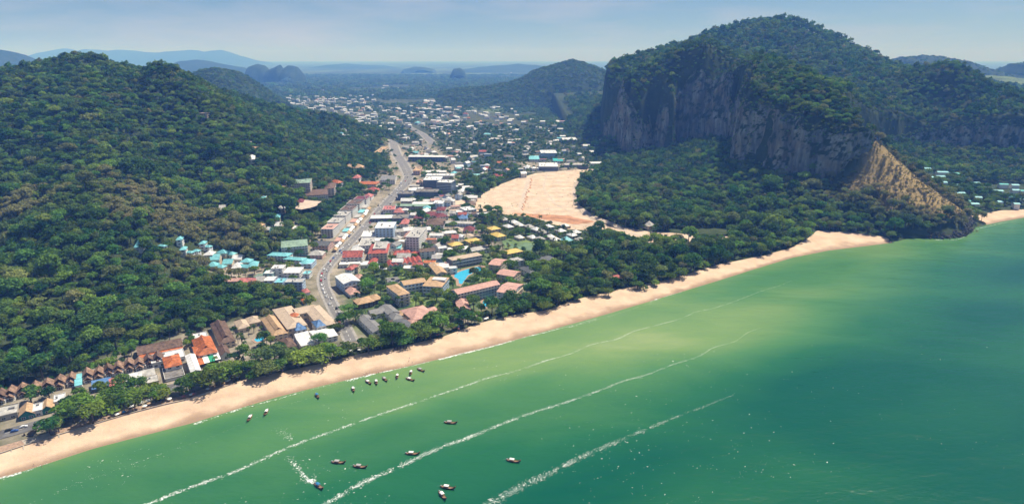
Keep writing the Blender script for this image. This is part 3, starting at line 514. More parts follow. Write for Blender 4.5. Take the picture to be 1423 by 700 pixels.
for i in range(46):
    a = i/45; u, v_ = 739-13*a+R.uniform(-2, 2), 248+44*a; x, y = G(u, v_); r = R.uniform(1.2, 3.2); hh = r*R.uniform(.35, .7)
    mb.add([(x+r*math.cos(t)*R.uniform(.7, 1.2), y+r*1.6*math.sin(t)*R.uniform(.7, 1.2), 3.15) for t in np.linspace(0, 5.24, 6)]+[(x, y, 3.2+hh)], [(j, (j+1) % 6, 6) for j in range(6)])
obj('spoil_heaps', mb.mesh('spoil_heaps', ['red_dirt']), kind='stuff')
tz = max(GG(u, v_)[2] for u, v_ in ((402,288),(425,285),(448,298),(440,307),(420,303)))
flat('bare_ground', rough_edge(TERR, 2), tz+1.0, 'track')
POND = gpoly([(693,329),(705,333),(720,336),(757,338),(758,344),(740,348),(722,349),(712,346),(700,340)])
flat('pond', rough_edge(POND, 1.2), 3.2, 'pond'); 
LAWNS = [gpoly([(700,327),(720,331),(760,334),(768,340),(755,350),(722,352),(700,345)]), gpoly([(548,378),(585,372),(590,380),(560,388),(545,386)]), gpoly([(565,412),(600,405),(620,415),(600,432),(575,428)]), gpoly([(655,388),(690,372),(702,380),(668,394)]), gpoly([(300,405),(420,402),(415,412),(310,416)])]
for q in LAWNS: flat('lawn', rough_edge(q, 1.5), 3.1, 'lawn')
SHADE_CAR = gpoly([(533,387),(552,384),(560,392),(545,398)]); flat('car_park', SHADE_CAR, 3.16, 'road_pale')

# ============================================================ buildings
LAND = []; FOOT = []; BA = math.radians(33); RA = 0.0
def unit_window():
    mb = MB(); mb.box(-.5, -.10, 0, .5, .05, 1, 0); mb.box(-.42, -.12, .08, -.03, -.04, .92, 1); mb.box(.03, -.12, .08, .42, -.04, .92, 1)
    return mb.mesh('window', ['frame', 'glass'])
WIN = unit_window()
def ppm(x, y, z, a):
    c, s_ = math.cos(a), math.sin(a); u0, v0 = pix(x-c, y-s_, z); u1, v1 = pix(x+c, y+s_, z); return math.hypot(u1-u0, v1-v0)/2
def roof_mesh(kind, w, d, rh, oh, m, wallm):
    mb = MB(); X, Y = w/2+oh, d/2+oh; t = .22
    def slab(v, f): mb.add(v, f, 0); k = len(v); mb.add([(a, b, c-t) for a, b, c in v], [tuple(reversed(q)) for q in f], 0)
    if kind == 'flat':
        mb.box(-X, -Y, -.05, X, Y, .3, 0)
        for q in ((-X,-Y,X,-Y+.25),(-X,Y-.25,X,Y),(-X,-Y+.25,-X+.25,Y-.25),(X-.25,-Y+.25,X,Y-.25)): mb.box(q[0], q[1], .3, q[2], q[3], .95, 1)
    elif kind in ('gable', 'gabled'):
        sw = kind == 'gabled'; a, b = (Y, X) if sw else (X, Y); z0 = -rh*oh/(b-oh+.01)
        fx = (lambda x, y, z: (y, x, z)) if sw else (lambda x, y, z: (x, y, z))
        for sg in (-1, 1):
            v = [fx(-a, sg*b, z0), fx(a, sg*b, z0), fx(a, 0, rh), fx(-a, 0, rh)]; v2 = [(p[0], p[1], p[2]+t) for p in v]
            mb.add(v+v2, [(0,1,2,3),(4,5,6,7),(0,1,5,4),(1,2,6,5),(2,3,7,6),(3,0,4,7)], 0)
        for e in (-a+oh, a-oh): mb.add([fx(e, -b+oh, 0), fx(e, b-oh, 0), fx(e, 0, rh-.02)], [(0,1,2)], 1)
        mb.tube([fx(-a, 0, rh+t), fx(a, 0, rh+t)], [.14, .14], 5, 0)
    elif kind in ('hip', 'thai'):
        r = max(X-Y, .3) if X > Y else 0; q = max(Y-X, .3) if Y > X else 0
        top = [(-r, -q, rh), (r, -q, rh), (r, q, rh), (-r, q, rh)] if 0 else None
        v = [(-X,-Y,-.1),(X,-Y,-.1),(X,Y,-.1),(-X,Y,-.1)]
        if X >= Y: v += [(-r, 0, rh), (r, 0, rh)]; fs = [(0,1,5,4),(1,2,5),(2,3,4,5),(3,0,4)]
        else: v += [(0, -q, rh), (0, q, rh)]; fs = [(0,1,4),(1,2,5,4),(2,3,5),(3,0,4,5)]
        slab(v, fs); mb.add([(a, b, c) for a, b, c in v[:4]]+[(a, b, c-t) for a, b, c in v[:4]], [(0,4,5,1),(1,5,6,2),(2,6,7,3),(3,7,4,0)], 0)
        mb.tube([v[4], v[5]], [.16, .16], 5, 0)
        for i_, k in ((0, 4), (1, 5 if X >= Y else 4), (2, 5), (3, 4 if X >= Y else 5)): mb.tube([v[i_], v[k]], [.12, .12], 4, 0)
        if kind == 'thai':      # a raised ridge roof with open gablets
            a, b = (q+1.2, min(X*.42, 3)) if Y > X else (r+1.2, min(Y*.42, 3)); fx = (lambda x, y, z: (y, x, z)) if Y > X else (lambda x, y, z: (x, y, z)); zb = rh*.62
            for sg in (-1, 1):
                vv_ = [fx(-a, sg*b, zb), fx(a, sg*b, zb), fx(a+.7, 0, rh+.7), fx(-a-.7, 0, rh+.7)]; mb.add(vv_+[(p[0], p[1], p[2]+.2) for p in vv_], [(0,1,2,3),(4,5,6,7),(0,1,5,4),(1,2,6,5),(2,3,7,6),(3,0,4,7)], 0)
            for e in (-a+.3, a-.3): mb.add([fx(e, -b+.2, zb-.3), fx(e, b-.2, zb-.3), fx(e, 0, rh+.5)], [(0,1,2)], 2)
    elif kind == 'pyr':
        slab([(-X,-Y,-.1),(X,-Y,-.1),(X,Y,-.1),(-X,Y,-.1),(0,0,rh)], [(0,1,4),(1,2,4),(2,3,4),(3,0,4)]); mb.tube([(0, 0, rh-.3), (0, 0, rh+.9)], [.22, .06], 5, 0)
        for a, b in ((-X,-Y),(X,-Y),(X,Y),(-X,Y)): mb.tube([(a, b, -.1), (0, 0, rh)], [.13, .13], 4, 0)
    elif kind == 'cone':
        n = 14; v = [(X*math.cos(2*math.pi*i/n), Y*math.sin(2*math.pi*i/n), -.2) for i in range(n)]+[(X*.45*math.cos(2*math.pi*i/n), Y*.45*math.sin(2*math.pi*i/n), rh*.52) for i in range(n)]+[(0, 0, rh)]
        mb.add(v, [(i, (i+1) % n, n+(i+1) % n, n+i) for i in range(n)]+[(n+i, n+(i+1) % n, 2*n) for i in range(n)]+[tuple(reversed(range(n)))], 0); mb.tube([(0, 0, rh-.2), (0, 0, rh+.7)], [.15, .05], 5, 0)
    elif kind == 'shed':
        v = [(-X,-Y,0),(X,-Y,0),(X,Y,rh),(-X,Y,rh)]; mb.add(v+[(a, b, c+t) for a, b, c in v], [(0,3,2,1),(4,5,6,7),(0,1,5,4),(1,2,6,5),(2,3,7,6),(3,0,4,7)], 0)
        mb.add([(-X+oh, Y-oh, 0), (X-oh, Y-oh, 0), (X-oh, Y-oh, rh-.05), (-X+oh, Y-oh, rh-.05)], [(0,1,2,3)], 1)
    elif kind == 'vault':
        n = 8; v = []
        for i in range(n+1): t_ = math.pi*i/n; v += [(-X, -Y*math.cos(t_), rh*math.sin(t_)), (X, -Y*math.cos(t_), rh*math.sin(t_))]
        mb.add(v, [(2*i, 2*i+1, 2*i+3, 2*i+2) for i in range(n)]+[tuple(2*i for i in range(n+1)), tuple(reversed([2*i+1 for i in range(n+1)]))], 0)
    return mb.mesh('roof', [m, wallm, 'wood'])
def building(name, label, u, v_, pw, pd, h, roof='flat', rm_='r_flat', wall='white', ang=None, rh=None, oh=.5, win=True, cat='building', group=None, bal=False, metres=False, foot=True, wcol=4.2, tank=None, open_=False, zz=None):
    ang = BA if ang is None else ang
    x, y, z = GG(u, v_, h) if zz is None else (*G(u, v_, zz+h), zz); x, y = float(x), float(y)
    w, d = (pw, pd) if metres else (pw/ppm(x, y, z+h, ang), pd/ppm(x, y, z+h, ang+math.pi/2))
    rh = rh if rh is not None else {'flat': .3, 'gable': d*.28, 'gabled': w*.36, 'hip': min(w, d)*.3, 'thai': min(w, d)*.26, 'pyr': min(w, d)*.42, 'cone': min(w, d)*.5, 'shed': 1.0, 'vault': d*.35}[roof]
    if foot: FOOT.append((x, y, ang, w, d))
    if not group and 4 <= len(label.split()) <= 10 and cat == 'building': LAND.append((x, y, label))
    e = obj(name, None, loc=(x, y, z), rz=ang, label=label, cat=cat, group=group); e.empty_display_size = 1
    mb = MB()
    if open_:
        nx_ = max(2, int(w/4)+1)
        for i in range(nx_):
            for yy_ in (-d/2+.2, d/2-.2): xx = -w/2+.2+(w-.4)*i/(nx_-1); obj('post', _post(h), e, (xx, yy_, 0))
        mb.box(-w/2, -d/2, -2, w/2, d/2, .25)
        obj('floor', mb.mesh('floor', ['concrete']), e)
    else:
        mb.box(-w/2, -d/2, -2.5, w/2, d/2, h-.06); mb.box(-w/2-.12, -d/2-.12, -2.5, w/2+.12, d/2+.12, .35)
        obj('wall', mb.mesh('wall', [wall]), e)
    obj('roof', roof_mesh(roof, w, d, rh, oh, rm_, wall), e, (0, 0, h))
    if win and not open_:
        nf = max(1, int(round(h/3.2))); fh = h/nf
        for fl in range(nf):
            zb = fl*fh+(.9 if fl else .7); n = max(1, min(14, int(w/wcol)))
            for i in range(n):
                q = obj('window', WIN, e, (-w/2+w*(i+.5)/n, -d/2-.02, zb)); q.scale = (min(w/n*.62, 2.6), 1, min(1.7, fh*.55))
            n = max(1, min(6, int(d/(wcol*1.2))))
            for sg in (-1, 1):
                for i in range(n):
                    q = obj('window', WIN, e, (sg*(w/2+.02), -d/2+d*(i+.5)/n, zb), sg*math.pi/2); q.scale = (min(d/n*.5, 2.2), 1, min(1.6, fh*.5))
            if bal and fl:
                mb = MB(); mb.box(-w/2+.15, -d/2-1.5, fl*fh-.1, w/2-.15, -d/2-.13, fl*fh+.06, 0); mb.box(-w/2+.15, -d/2-1.5, fl*fh+.06, w/2-.15, -d/2-1.4, fl*fh+.85, 0)
                obj('balcony', mb.mesh('balcony', ['white' if wall != 'white' else 'cream']), e)
    if roof == 'flat' and tank is not False:
        for i in range(int(min(6, 1+w*d/160))):
            a, b = R.uniform(-w*.38, w*.38), R.uniform(-d*.36, d*.36)
            if R.random() < .45: obj('water_tank', TANK, e, (a, b, h+.3)).scale = (1,)*2+(R.uniform(.8, 1.2),)
            else: obj('rooftop_unit', UNIT, e, (a, b, h+.3), R.choice((0, math.pi/2))).scale = (R.uniform(.7, 1.8), R.uniform(.7, 1.4), R.uniform(.7, 1.3))
    return e
_pc = {}
def _post(h):
    k = round(h, 1)
    if k not in _pc:
        mb = MB(); mb.tube([(0, 0, -1.5), (0, 0, h+.1)], [.14, .12], 6); mb.box(-.2, -.2, -.1, .2, .2, .35); _pc[k] = mb.mesh('post', ['wood'])
    return _pc[k]
mb = MB(); mb.tube([(0,0,.25),(0,0,.3),(0,0,1.5),(0,0,1.75),(0,0,1.9)], [.75,.8,.8,.5,.15], 10); mb.box(-.6,-.6,0,.6,.6,.25, 1); TANK = mb.mesh('water_tank', ['steel', 'grey'])
mb = MB(); mb.box(-1,-.8,0,1,.8,1.1); mb.box(-1.1,-.9,1.1,1.1,.9,1.22); mb.box(-.5,-.84,.2,.5,-.8,.9, 1); UNIT = mb.mesh('rooftop_unit', ['grey', 'steel'])

# --- brown bungalow row on the left beach: main gable, porch gable, dormer wall
def bungalow(u, v_, w, i):
    x, y, z = GG(u, v_, 6); d = 9.0+R.uniform(-.8, 1.0); ang = BA-.05+R.uniform(-.07, .07); w *= R.uniform(.92, 1.08); rt = R.choice(('r_thatch', 'r_thatch', 'r_brown', 'r_tan' if i < 3 else 'r_thatch')); FOOT.append((x, y, ang, w, d+4))
    od = ('first','second','third','fourth','fifth','sixth','seventh','eighth','ninth','tenth','eleventh','twelfth','thirteenth','fourteenth','fifteenth','sixteenth'); e = obj('bungalow', None, loc=(x, y, z), rz=ang, label='steep brown gabled bungalow, '+od[15-i]+' in its row from the orange-roofed villa', cat='bungalow', group='brown bungalow row')
    mb = MB(); mb.box(-w/2+.4, -d/2, -1.5, w/2-.4, d/2, 4.6); mb.box(-w/2+.9, -d/2-3, -1.5, w/2-.9, -d/2-.01, 2.9); obj('wall', mb.mesh('wall', ['white' if i % 3 else 'cream']), e)
    obj('roof', roof_mesh('gabled', w-.6, d, w*R.uniform(.40, .50), .7, rt, 'wood'), e, (0, 0, 4.6))
    obj('porch_roof', roof_mesh('gabled', w*R.uniform(.55, .68), 3.4, w*.30, .5, rt, 'wood'), e, (0, -d/2-1.9, 2.9))
    for k in (-1, 1):
        q = obj('window', WIN, e, (k*w*.2, -d/2-.03, 3.1)); q.scale = (1.5, 1, 1.3); q = obj('window', WIN, e, (k*w*.17, -d/2-3.03, .6)); q.scale = (1.3, 1, 1.6)
    mb = MB(); mb.box(-.5, -.08, 0, .5, .03, 2.1, 0); mb.box(.3, -.14, 1.0, .38, -.08, 1.1, 1); obj('door', mb.mesh('door', ['wood', 'steel']), e, (0, -d/2-3.05, .3))
    mb = MB(); mb.box(-w/2+.5, -d/2-4.6, -1, w/2-.5, -d/2-3.06, .3); obj('terrace', mb.mesh('terrace', ['concrete']), e)
for i, (u, v_) in enumerate(((-14,550),(1,546),(15,541),(31,537),(49,535),(66,531),(83,526),(99,522),(121,517),(137,514),(150,510),(164,507),(179,503),(193,501),(206,497),(219,494))): bungalow(u, v_, 8.6 if i in (6, 8) else 7.9, i)

B = building
def near(x, y, k=10): return min(((a-x)**2+(b-y)**2, l) for a, b, l in LAND if len(l.split()) <= k)[1]
# left beach front
B('restaurant','low pale grey flat-roofed restaurant between bungalows and beach road at the left end',12,570,26,13,3.6,'flat','r_flat','concrete')
B('restaurant','teal-fronted restaurant with brown gabled roof facing the beach road',38,570,22,12,3.6,'gabled','r_tan','teal_band')
B('restaurant','small brown-roofed restaurant beside the white-slatted pergola',66,563,18,11,3.6,'gabled','r_tan','teal_band')
B('shop','white flat-roofed shop between the two brown-roofed restaurants',53,566,12,10,4,'flat','r_white','white')
B('shop','white shop with flat roof under the promenade trees',83,553,14,9,4,'flat','r_white','white')
B('shop','pale teal metal-roofed shed squeezed into the bungalow row',109,528,9,14,4,'shed','r_turq','white')
B('shop','white-roofed shop right in front of the middle bungalows',186,523,22,8,3.6,'gable','r_white','white'); B('shop','grey-white shop next to the brown plank terrace',205,519,20,8,4,'shed','r_flat','white')
B('shop','cream shop with stained flat roof beside the terrace restaurant',211,527,17,9,3.6,'flat','r_flat','cream')
for u, v_, pw, pd, m_, nm in ((141,533,26,10,'r_blue','blue'),(162,530,19,8,'r_coral','pinkish red'),(183,532,9,6,'green_awn','green')):
    B('awning', nm+' sheet awning roof in front of the brown bungalows',u,v_,pw,pd,3.2,'shed',m_,'white',win=False,cat='awning',open_=True)
B('long_hall','long orange and brown roofed hall against the forest behind the bungalows',222,481,62,11,4.6,'gable','r_brown','cream',rh=3,ang=BA-.02)
B('long_hall','long orange lean-to roof along the front of the brown hall',224,488,60,6,3.4,'shed','r_orange','white',ang=BA-.02,rh=1.2,win=False)
B('flat_building','broad white flat roof beneath the long orange hall',233,495,46,11,4,'flat','r_white','white')
B('villa','white villa with an orange hipped roof and walled terrace',239,501,23,15,6,'hip','r_orange','white',rh=2.6)
B('terrace_restaurant','walled open terrace restaurant below the orange-roofed villa',241,517,26,15,2.2,'flat','r_flatd','white',win=False)
B('warehouse','white sheet-roofed warehouse beside the side street',268,504,13,24,6,'gabled','r_white','white',rh=1.2)
B('orange_house','large orange house roof with a dark open gable',284,480,26,24,6,'thai','r_orange','white',rh=4.5)
B('orange_house','orange wing roof attached to the large orange house',277,486,16,12,5,'gable','r_orange','white',rh=2.2)
B('shop','white box building behind the large orange roof',279,467,17,8,6,'flat','r_white','white')
for k, (m_, nm) in enumerate((('r_orange','orange'),('cloth_white','white'),('green_awn','dark green'),('cloth_white','white'))):
    B('market_awning', nm+' awning strip in the striped row below the orange house',277+k*7.5,499-k*2.2,7,15,3.4,'shed',m_,'white',win=False,cat='awning',open_=True,group='striped awnings' if m_ == 'cloth_white' else None)
B('hall','long brown tiled hall with raised ridge standing across the shore trees',309,461,21,31,5.5,'thai','r_brown','cream',rh=4.2)
B('hall','long tan tiled hall with raised ridge next to the shopping arcade',381,452,21,29,5.5,'thai','r_tan','cream',rh=4.2)
B('house','broken tan roof half hidden in trees between the two halls',336,450,16,12,4.5,'hip','r_beige','cream'); B('house','second tan roof half hidden in trees beside the tan hall',352,444,16,9,4.5,'hip','r_beige','cream')
B('house','small brown gabled house below the long brown hall',311,487,13,12,4.5,'gabled','r_brown','white'); B('house','dark brown roof in the olive grove',399,476,18,14,4.5,'hip','r_brown','cream')
B('shopping_arcade','long beige tiled wing of the shopping arcade',402,440,26,34,8,'hip','r_beige','cream',rh=2.6,oh=.8); B('shopping_arcade','beige tiled wing of the shopping arcade along the main road',444,438,22,34,8,'hip','r_beige','cream',rh=2.6,oh=.8)
B('shopping_arcade','beige rear wing joining both sides of the shopping arcade',424,430,30,10,8,'gable','r_beige','cream',rh=2.2)
B('pavilion','round orange dome roof on the beige shopping arcade',409,437,12,7,10.4,'cone','r_orange','cream',rh=2.2,foot=False,win=False)
B('pavilion','blue and white pointed pavilion inside the arcade court',415,453,14,12,7,'pyr','r_blue','white',rh=3.5); B('pavilion','blue and white pointed pavilion at the arcade corner by the road',443,449,13,11,8,'pyr','r_blue','white',rh=3.5)
B('shop','white roofed shop below the beige arcade',419,467,18,9,5,'gable','r_white','white'); B('shop','lower white roofed shop next to the beach trees',425,475,18,9,4.4,'shed','r_white','white'); B('shop','broad white roofed restaurant at the bottom of the main road',449,463,30,16,5,'gable','r_white','white',rh=1.6)
B('kiosk','small red roofed kiosk at the roadside above the arcade',425,404,8,6,3,'hip','r_coral','white',win=False); B('kiosk','orange roofed kiosk beside the arcade rear wing',425,417,10,6,3,'hip','r_orange','white',win=False)
# right of the road end
B('hotel','white-roofed building with pale blue walls beside the main road',483,387,23,16,11,'gabled','r_white','bluew',rh=2,bal=True)
B('shop','white and pink little shop roof next to the blue-walled building',489,404,14,12,4,'hip','r_pink','white'); B('shop','small white shop behind the blue-walled building',499,384,10,7,4,'hip','r_pink','white')
B('restaurant','tan thatched double-hipped restaurant on dark posts',505,417,22,10,6,'hip','r_tan','wood',rh=3.4,oh=1); B('restaurant','smaller tan thatched hall beside the thatched restaurant',520,413,13,9,5.4,'hip','r_tan','wood',rh=2.8,oh=1)
B('resort_block','long grey sheet roof running from garden to beach',515,449,16,31,6,'gabled','r_grey','white',rh=1.6); B('resort_block','grey roofed wing beside the long grey roof',523,433,20,8,5,'gable','r_grey','white'); B('resort_block','grey cross wing behind the long grey roof',541,430,16,16,6,'gabled','r_grey','white',rh=1.8)
B('round_restaurant','grey round-ended restaurant roof near the sand',558,449,24,20,5,'cone','r_dgrey','wood',rh=2.2); B('resort_block','grey hipped roof behind the round restaurant',549,439,14,12,5,'hip','r_grey','white')
B('resort_hall','big salmon-orange pyramid roof of the beach resort hall',581,434,30,22,6,'pyr','r_pink','cream',rh=5.5,oh=1.2); 
for k, (u, v_, pw, pd) in enumerate(((563,433,18,9),(599,431,18,11),(588,448,15,9),(574,446,12,8))):
    B('resort_hall','salmon tiled side roof '+('west of','east of','on the beach side of','at the garden corner of')[k]+' the pyramid roof',u,v_,pw,pd,4.6,'hip','r_pink' if k % 2 else 'r_tan','cream',rh=2.6)
# tan terraced hotel wings
B('hotel_wing','white hotel end block with green flat roof and tan tiled edges',553,402,15,22,13,'hip','r_tan','white',rh=2,bal=True)
B('hotel_wing','tan roofed hotel wing with white balconies above the round garden',574,391,31,8,11,'gable','r_tan','bluew',rh=2,bal=True,ang=BA-.12)
B('hotel_wing','big tan hotel block with grey flat centre roof above the garden',606,391,26,17,11,'hip','r_tan','bluew',rh=2,bal=True,ang=BA-.75)
B('hotel_wing','tan roofed narrow wing climbing behind the big tan block',608,373,14,18,10,'gabled','r_tan','cream',rh=2,ang=BA-.2)
B('hotel_wing','tan flat-topped hotel block across the curved pool',646,356,42,8,11,'hip','r_beige','grey',rh=1.8,bal=True,ang=BA-.02)
B('plant_roof','long white roof monitor on the big tan hotel block',611,387,17,4,13.6,'gable','r_white','white',ang=BA-.75,rh=.6,win=False,foot=False)
# pink hotel
B('pink_hotel','long pink tiled hotel wing with white balcony front above the round pool',661,399,60,11,12,'gable','r_pink','white',rh=2.4,bal=True,ang=BA+.02,wcol=3.4)
B('pink_hotel','pink tiled hotel wing bending down toward the beach',709,400,20,22,12,'gabled','r_pink','white',rh=2.4,bal=True,ang=BA+.62)
B('pink_hotel','narrow pink tiled wing behind the hotel gardens',707,379,12,24,10,'gabled','r_pink','cream',rh=2,ang=BA+.55); B('pink_hotel','pink tiled wing end beside the white block',692,364,13,16,10,'gabled','r_pink','cream',rh=2,ang=BA+.65)
B('pink_hotel','small pink pavilion roof at the corner nearest the sand',721,411,14,9,7,'hip','r_pink','white'); B('pink_hotel','pink lobby roof between the tan block and the round pool',642,421,16,19,5,'gabled','r_pink','cream',rh=2.4,ang=BA-.35)
B('hotel_block','white cube block beside the narrow pink wing',718,361,12,9,9,'flat','r_flat','white'); B('resort_block','dark grey hipped roof east of the pink hotel',735,374,14,18,6,'hip','r_dgrey','white',rh=3); B('resort_block','dark grey hipped hall with white clerestory among trees',757,360,26,12,6,'hip','r_dgrey','grey',rh=4)
B('house','small white house at the garden edge below the dark grey roof',736,396,12,9,4,'hip','r_white','white'); B('house','red roofed beach house in the tree belt',855,385,15,8,4.5,'hip','r_red','white'); B('house','white roofed pavilion in the tree belt near the sand',768,378,8,5,4,'hip','r_turq','white')
# yellow roofs
for u, v_, pw, pd, t_ in ((686,317,13,8,'yellow tiled roof at the top of the pond stairway'),(692,326,12,12,'yellow tiled roof in the middle of the pond stairway'),(712,349,22,9,'long yellow tiled roof at the lower pond end'),(658,334,17,11,'yellow pyramid roof of the spa hall'),(633,339,16,7,'low yellow roof west of the spa hall')):
    B('yellow_house',t_,u,v_,pw,pd,6,'pyr' if 'pyramid' in t_ else 'hip','r_yellow','cream',rh=3.4)
B('dome_pavilion','round white dome pavilion beside the yellow spa hall',623,346,11,7,4,'cone','r_white','white',rh=2.2); B('spa_hall','grey-white roofed hall south of the yellow spa hall',664,345,24,9,6,'hip','r_flat','white',rh=2); B('spa_hall','low white roof between dome and grey-white hall',645,345,14,5,4,'shed','r_white','white')
# villas round the pond
for k, (u, v_) in enumerate(((700,304),(714,308),(706,314),(722,312),(735,314),(745,318),(722,329),(740,329),(750,331),(765,328),(779,320),(772,332),(806,332),(795,326),(762,314),(785,313),(755,322),(800,322))):
    B('villa',('white' if k % 4 else 'pale grey')+(' pyramid' if k % 3 else ' cone')+'-roofed garden villa among palms around the pond',u,v_,8.5,8.5,4,'pyr' if k % 3 else 'cone','r_white' if k % 4 else 'r_flat','cream',rh=3.2,cat='villa',group='pond villas')
B('villa','teal glass-roofed villa among the white pond villas',787,333,10,9,4,'pyr','r_turq','cream',cat='villa'); B('thatched_sala','white pointed thatched pavilion at the edge of the forest by the dirt road',902,312,11,10,4,'cone','r_flat','cream',rh=6)
# road-side town
B('hotel','five-storey pale blue and white hotel block above the main road',536,313,25,10,17,'flat','r_white','bluew',ang=RA+.05,wcol=5)
B('hotel','tall cream six-storey hotel with cluttered long flat roof',579,323,17,18,20,'flat','r_flat','white',ang=RA-.08,wcol=3.4)
B('hotel','red-edged hotel with grey roof deck between the road and the cream tower',527,345,26,14,13,'hip','r_red','cream',ang=RA+.1,rh=1.8); B('roof_deck','grey roof deck on the red-edged hotel',529,341,17,10,15.2,'flat','r_flat','white',ang=RA+.1,win=False,foot=False)
B('shophouse','red-roofed three-storey shop building right at the road bend',491,354,27,7,9.5,'gable','r_red','white',ang=RA+.1,bal=True); B('house','red pavilion roof in front of the red-edged hotel',519,362,10,9,6,'pyr','r_red','white',ang=RA)
B('shophouse','white flat building row below the red-roofed shop',486,365,26,6,4,'flat','r_white','white',ang=RA+.1); B('shophouse','white low terrace beside the red pavilion',506,366,14,6,4,'flat','r_white','white',ang=RA+.1)
for k in range(7): B('terrace_house','small red gabled house in the terraced row with white end wall',542+k*6.6,366-k*.95,6.8,7,6,'gabled','r_red','white',ang=RA+.25,group='red gabled terrace row',cat='house',metres=False)
for k, (u, v_) in enumerate(((551,351),(558,350),(566,350),(574,352),(582,352))): B('house','small red hipped house behind the terraced row',u,v_,7,6,4,'pyr','r_red','cream',ang=RA+.1,group='red houses behind the terrace')
B('shophouse','grey-white roofed block next to the red-edged hotel',510,336,18,12,10,'flat','r_flat','white',ang=RA+.1); B('shophouse','pinkish white roofed block at the roadside below the grey block',498,345,18,8,6,'hip','r_white','pinkw',ang=RA+.1); B('shed','turquoise roofed shed below the cream tower',551,343,13,5,4,'shed','r_turq','white',ang=RA,win=False)
B('shophouse','low white building beside the blue hotel block',514,325,20,9,6,'flat','r_white','white',ang=RA+.1); B('shophouse','white lower annex in front of the blue hotel block',532,333,20,5,5,'flat','r_white','white',ang=RA+.05)
B('market_hall','long bluish-white market roof at the roadside',534,301,36,5,6,'gable','r_white','darkblue',ang=RA+.08,rh=1.2); B('market_hall','dark blue fronted market hall behind the bluish-white roof',557,301,22,7,8,'flat','r_flatd','darkblue',ang=RA+.05)
B('shophouse','coral flat shop row above the market',541,289,16,6,8,'flat','r_coral','white',ang=RA+.1); B('shophouse','red-topped shop block beside the coral row',555,293,14,5,7,'hip','r_coral','cream',ang=RA+.05); B('house','bright coral house roof behind the dark market hall',563,308,11,7,6,'pyr','r_coral','white',ang=RA)
B('shophouse','long grey-green roofed row across from the blue towers',573,285,46,4,6,'gable','r_green','grey',ang=RA-.03,rh=1.2); B('shophouse','white roofed long hall in front of the dark blue block',593,282,38,4,6,'gable','r_white','white',ang=RA-.03,rh=1); B('shophouse','white block at the edge of the sandy pit',610,281,13,6,9,'flat','r_white','bluew',ang=RA-.05)
B('temple_hall','dark maroon hipped roof behind the brown pyramid',598,297,18,7,6,'hip','r_maroon','white',ang=RA+.35,rh=3); B('temple_hall','second maroon hipped roof beside the sandy pit',612,299,15,8,6,'hip','r_maroon','white',ang=RA+.45,rh=3); B('temple_hall','small maroon roof next to the white block',613,290,12,5,6,'hip','r_maroon','white',ang=RA,rh=2.4); B('temple_hall','large brown pyramid roof over white walls',606,308,24,9,7,'hip','r_brown','white',ang=RA,rh=5)
B('temple_hall','small red roof west of the maroon roofs',583,301,14,5,5,'hip','r_maroon','white',ang=RA); B('shophouse','long white roof row below the brown pyramid',640,309,40,4,5,'gable','r_flat','bluew',ang=RA-.1,rh=1); B('house','rusty red roofed house under the long white row',652,318,14,5,4,'hip','r_maroon','cream',ang=RA)
B('blue_hotel','blue glass hotel tower with white roof rim',602,248,24,7,19,'flat','r_white','darkblue',ang=RA-.02,wcol=3); B('blue_hotel','white and blue corner tower with banded windows',620,252,20,8,24,'flat','r_white','darkblue',ang=RA-.22,wcol=3,bal=True); B('blue_hotel','dark blue hotel block with cluttered brown roof',594,265,31,5,13,'flat','r_flatd','darkblue',ang=RA,wcol=3); B('blue_hotel','dark blue low block near the main road',564,268,20,5,11,'flat','r_flatd','darkblue',ang=RA,wcol=3)
B('shophouse','white roofed hall beside the dark low blue block',580,263,14,6,9,'flat','r_white','white',ang=RA); B('shophouse','long white roofed building behind the blue tower',612,243,38,4,9,'flat','r_white','white',ang=RA-.04); B('shophouse','reddish flat roof by the road above the blue tower',587,252,15,5,8,'flat','r_pink','cream',ang=RA)
B('shophouse','brick-coloured block at the upper road bend',581,235,9,7,9,'flat','r_tan','pinkw',ang=RA); B('school','long white-roofed school block with dark blue front',594,217,50,4,12,'gable','r_white','darkblue',ang=RA-.06,rh=1.5,wcol=3.4); B('school','white gabled end wing of the long school block',618,218,12,6,10,'gable','r_white','white',ang=RA-.5,rh=2)
B('shophouse','white long roof at the top of the road',604,238,32,3,7,'gable','r_white','white',ang=RA,rh=1)
# shophouse row left of the road
for k, (u, v_, pw, pd, m_, t_) in enumerate(((459,315,16,12,'r_pink','cream corner shophouse at the lower end of the long row'),(467,306,16,11,'r_flat','pale roofed shophouse with rooftop clutter in the long row'),(476,297,16,10,'r_flat','white roofed shophouse in the middle of the long row'),(485,289,17,10,'r_brown','brown roofed shophouse in the long row'),(494,281,18,9,'r_brown','upper brown roofed shophouse of the long row'),(503,275,17,7,'r_maroon','reddish shophouse at the upper end of the long row'))):
    B('shophouse',t_,u,v_,pw,pd,12,'flat',m_,'white',ang=RA-.04,bal=k == 0)
for k in range(16):
    a = k/15; B('street_stall','small cream canvas stall in the line along the main road',465+47*a+R.uniform(-1, 1),346-56*a,5.2,4,3,'gabled','cloth_white' if k % 3 else 'r_tan','cream',ang=RA,open_=True,group='roadside stalls',cat='stall',win=False)
for k in range(8):
    a = k/7; B('street_stall','low roadside shop roof between the long row and the stalls',470+38*a,333-46*a,7,5,3.6,'shed',('r_pink','r_flat','r_turq','r_flat')[k % 4],'white',ang=RA,group='low shops by the long row',cat='stall',win=False)
B('house','dark grey gabled market building with red front by the road',449,338,22,11,7,'gable','r_dgrey','pinkw',ang=RA-.1,rh=3); B('shop','white and red shop roof at the bend below the grey market',440,352,20,7,5,'hip','r_flat','pinkw',ang=RA)
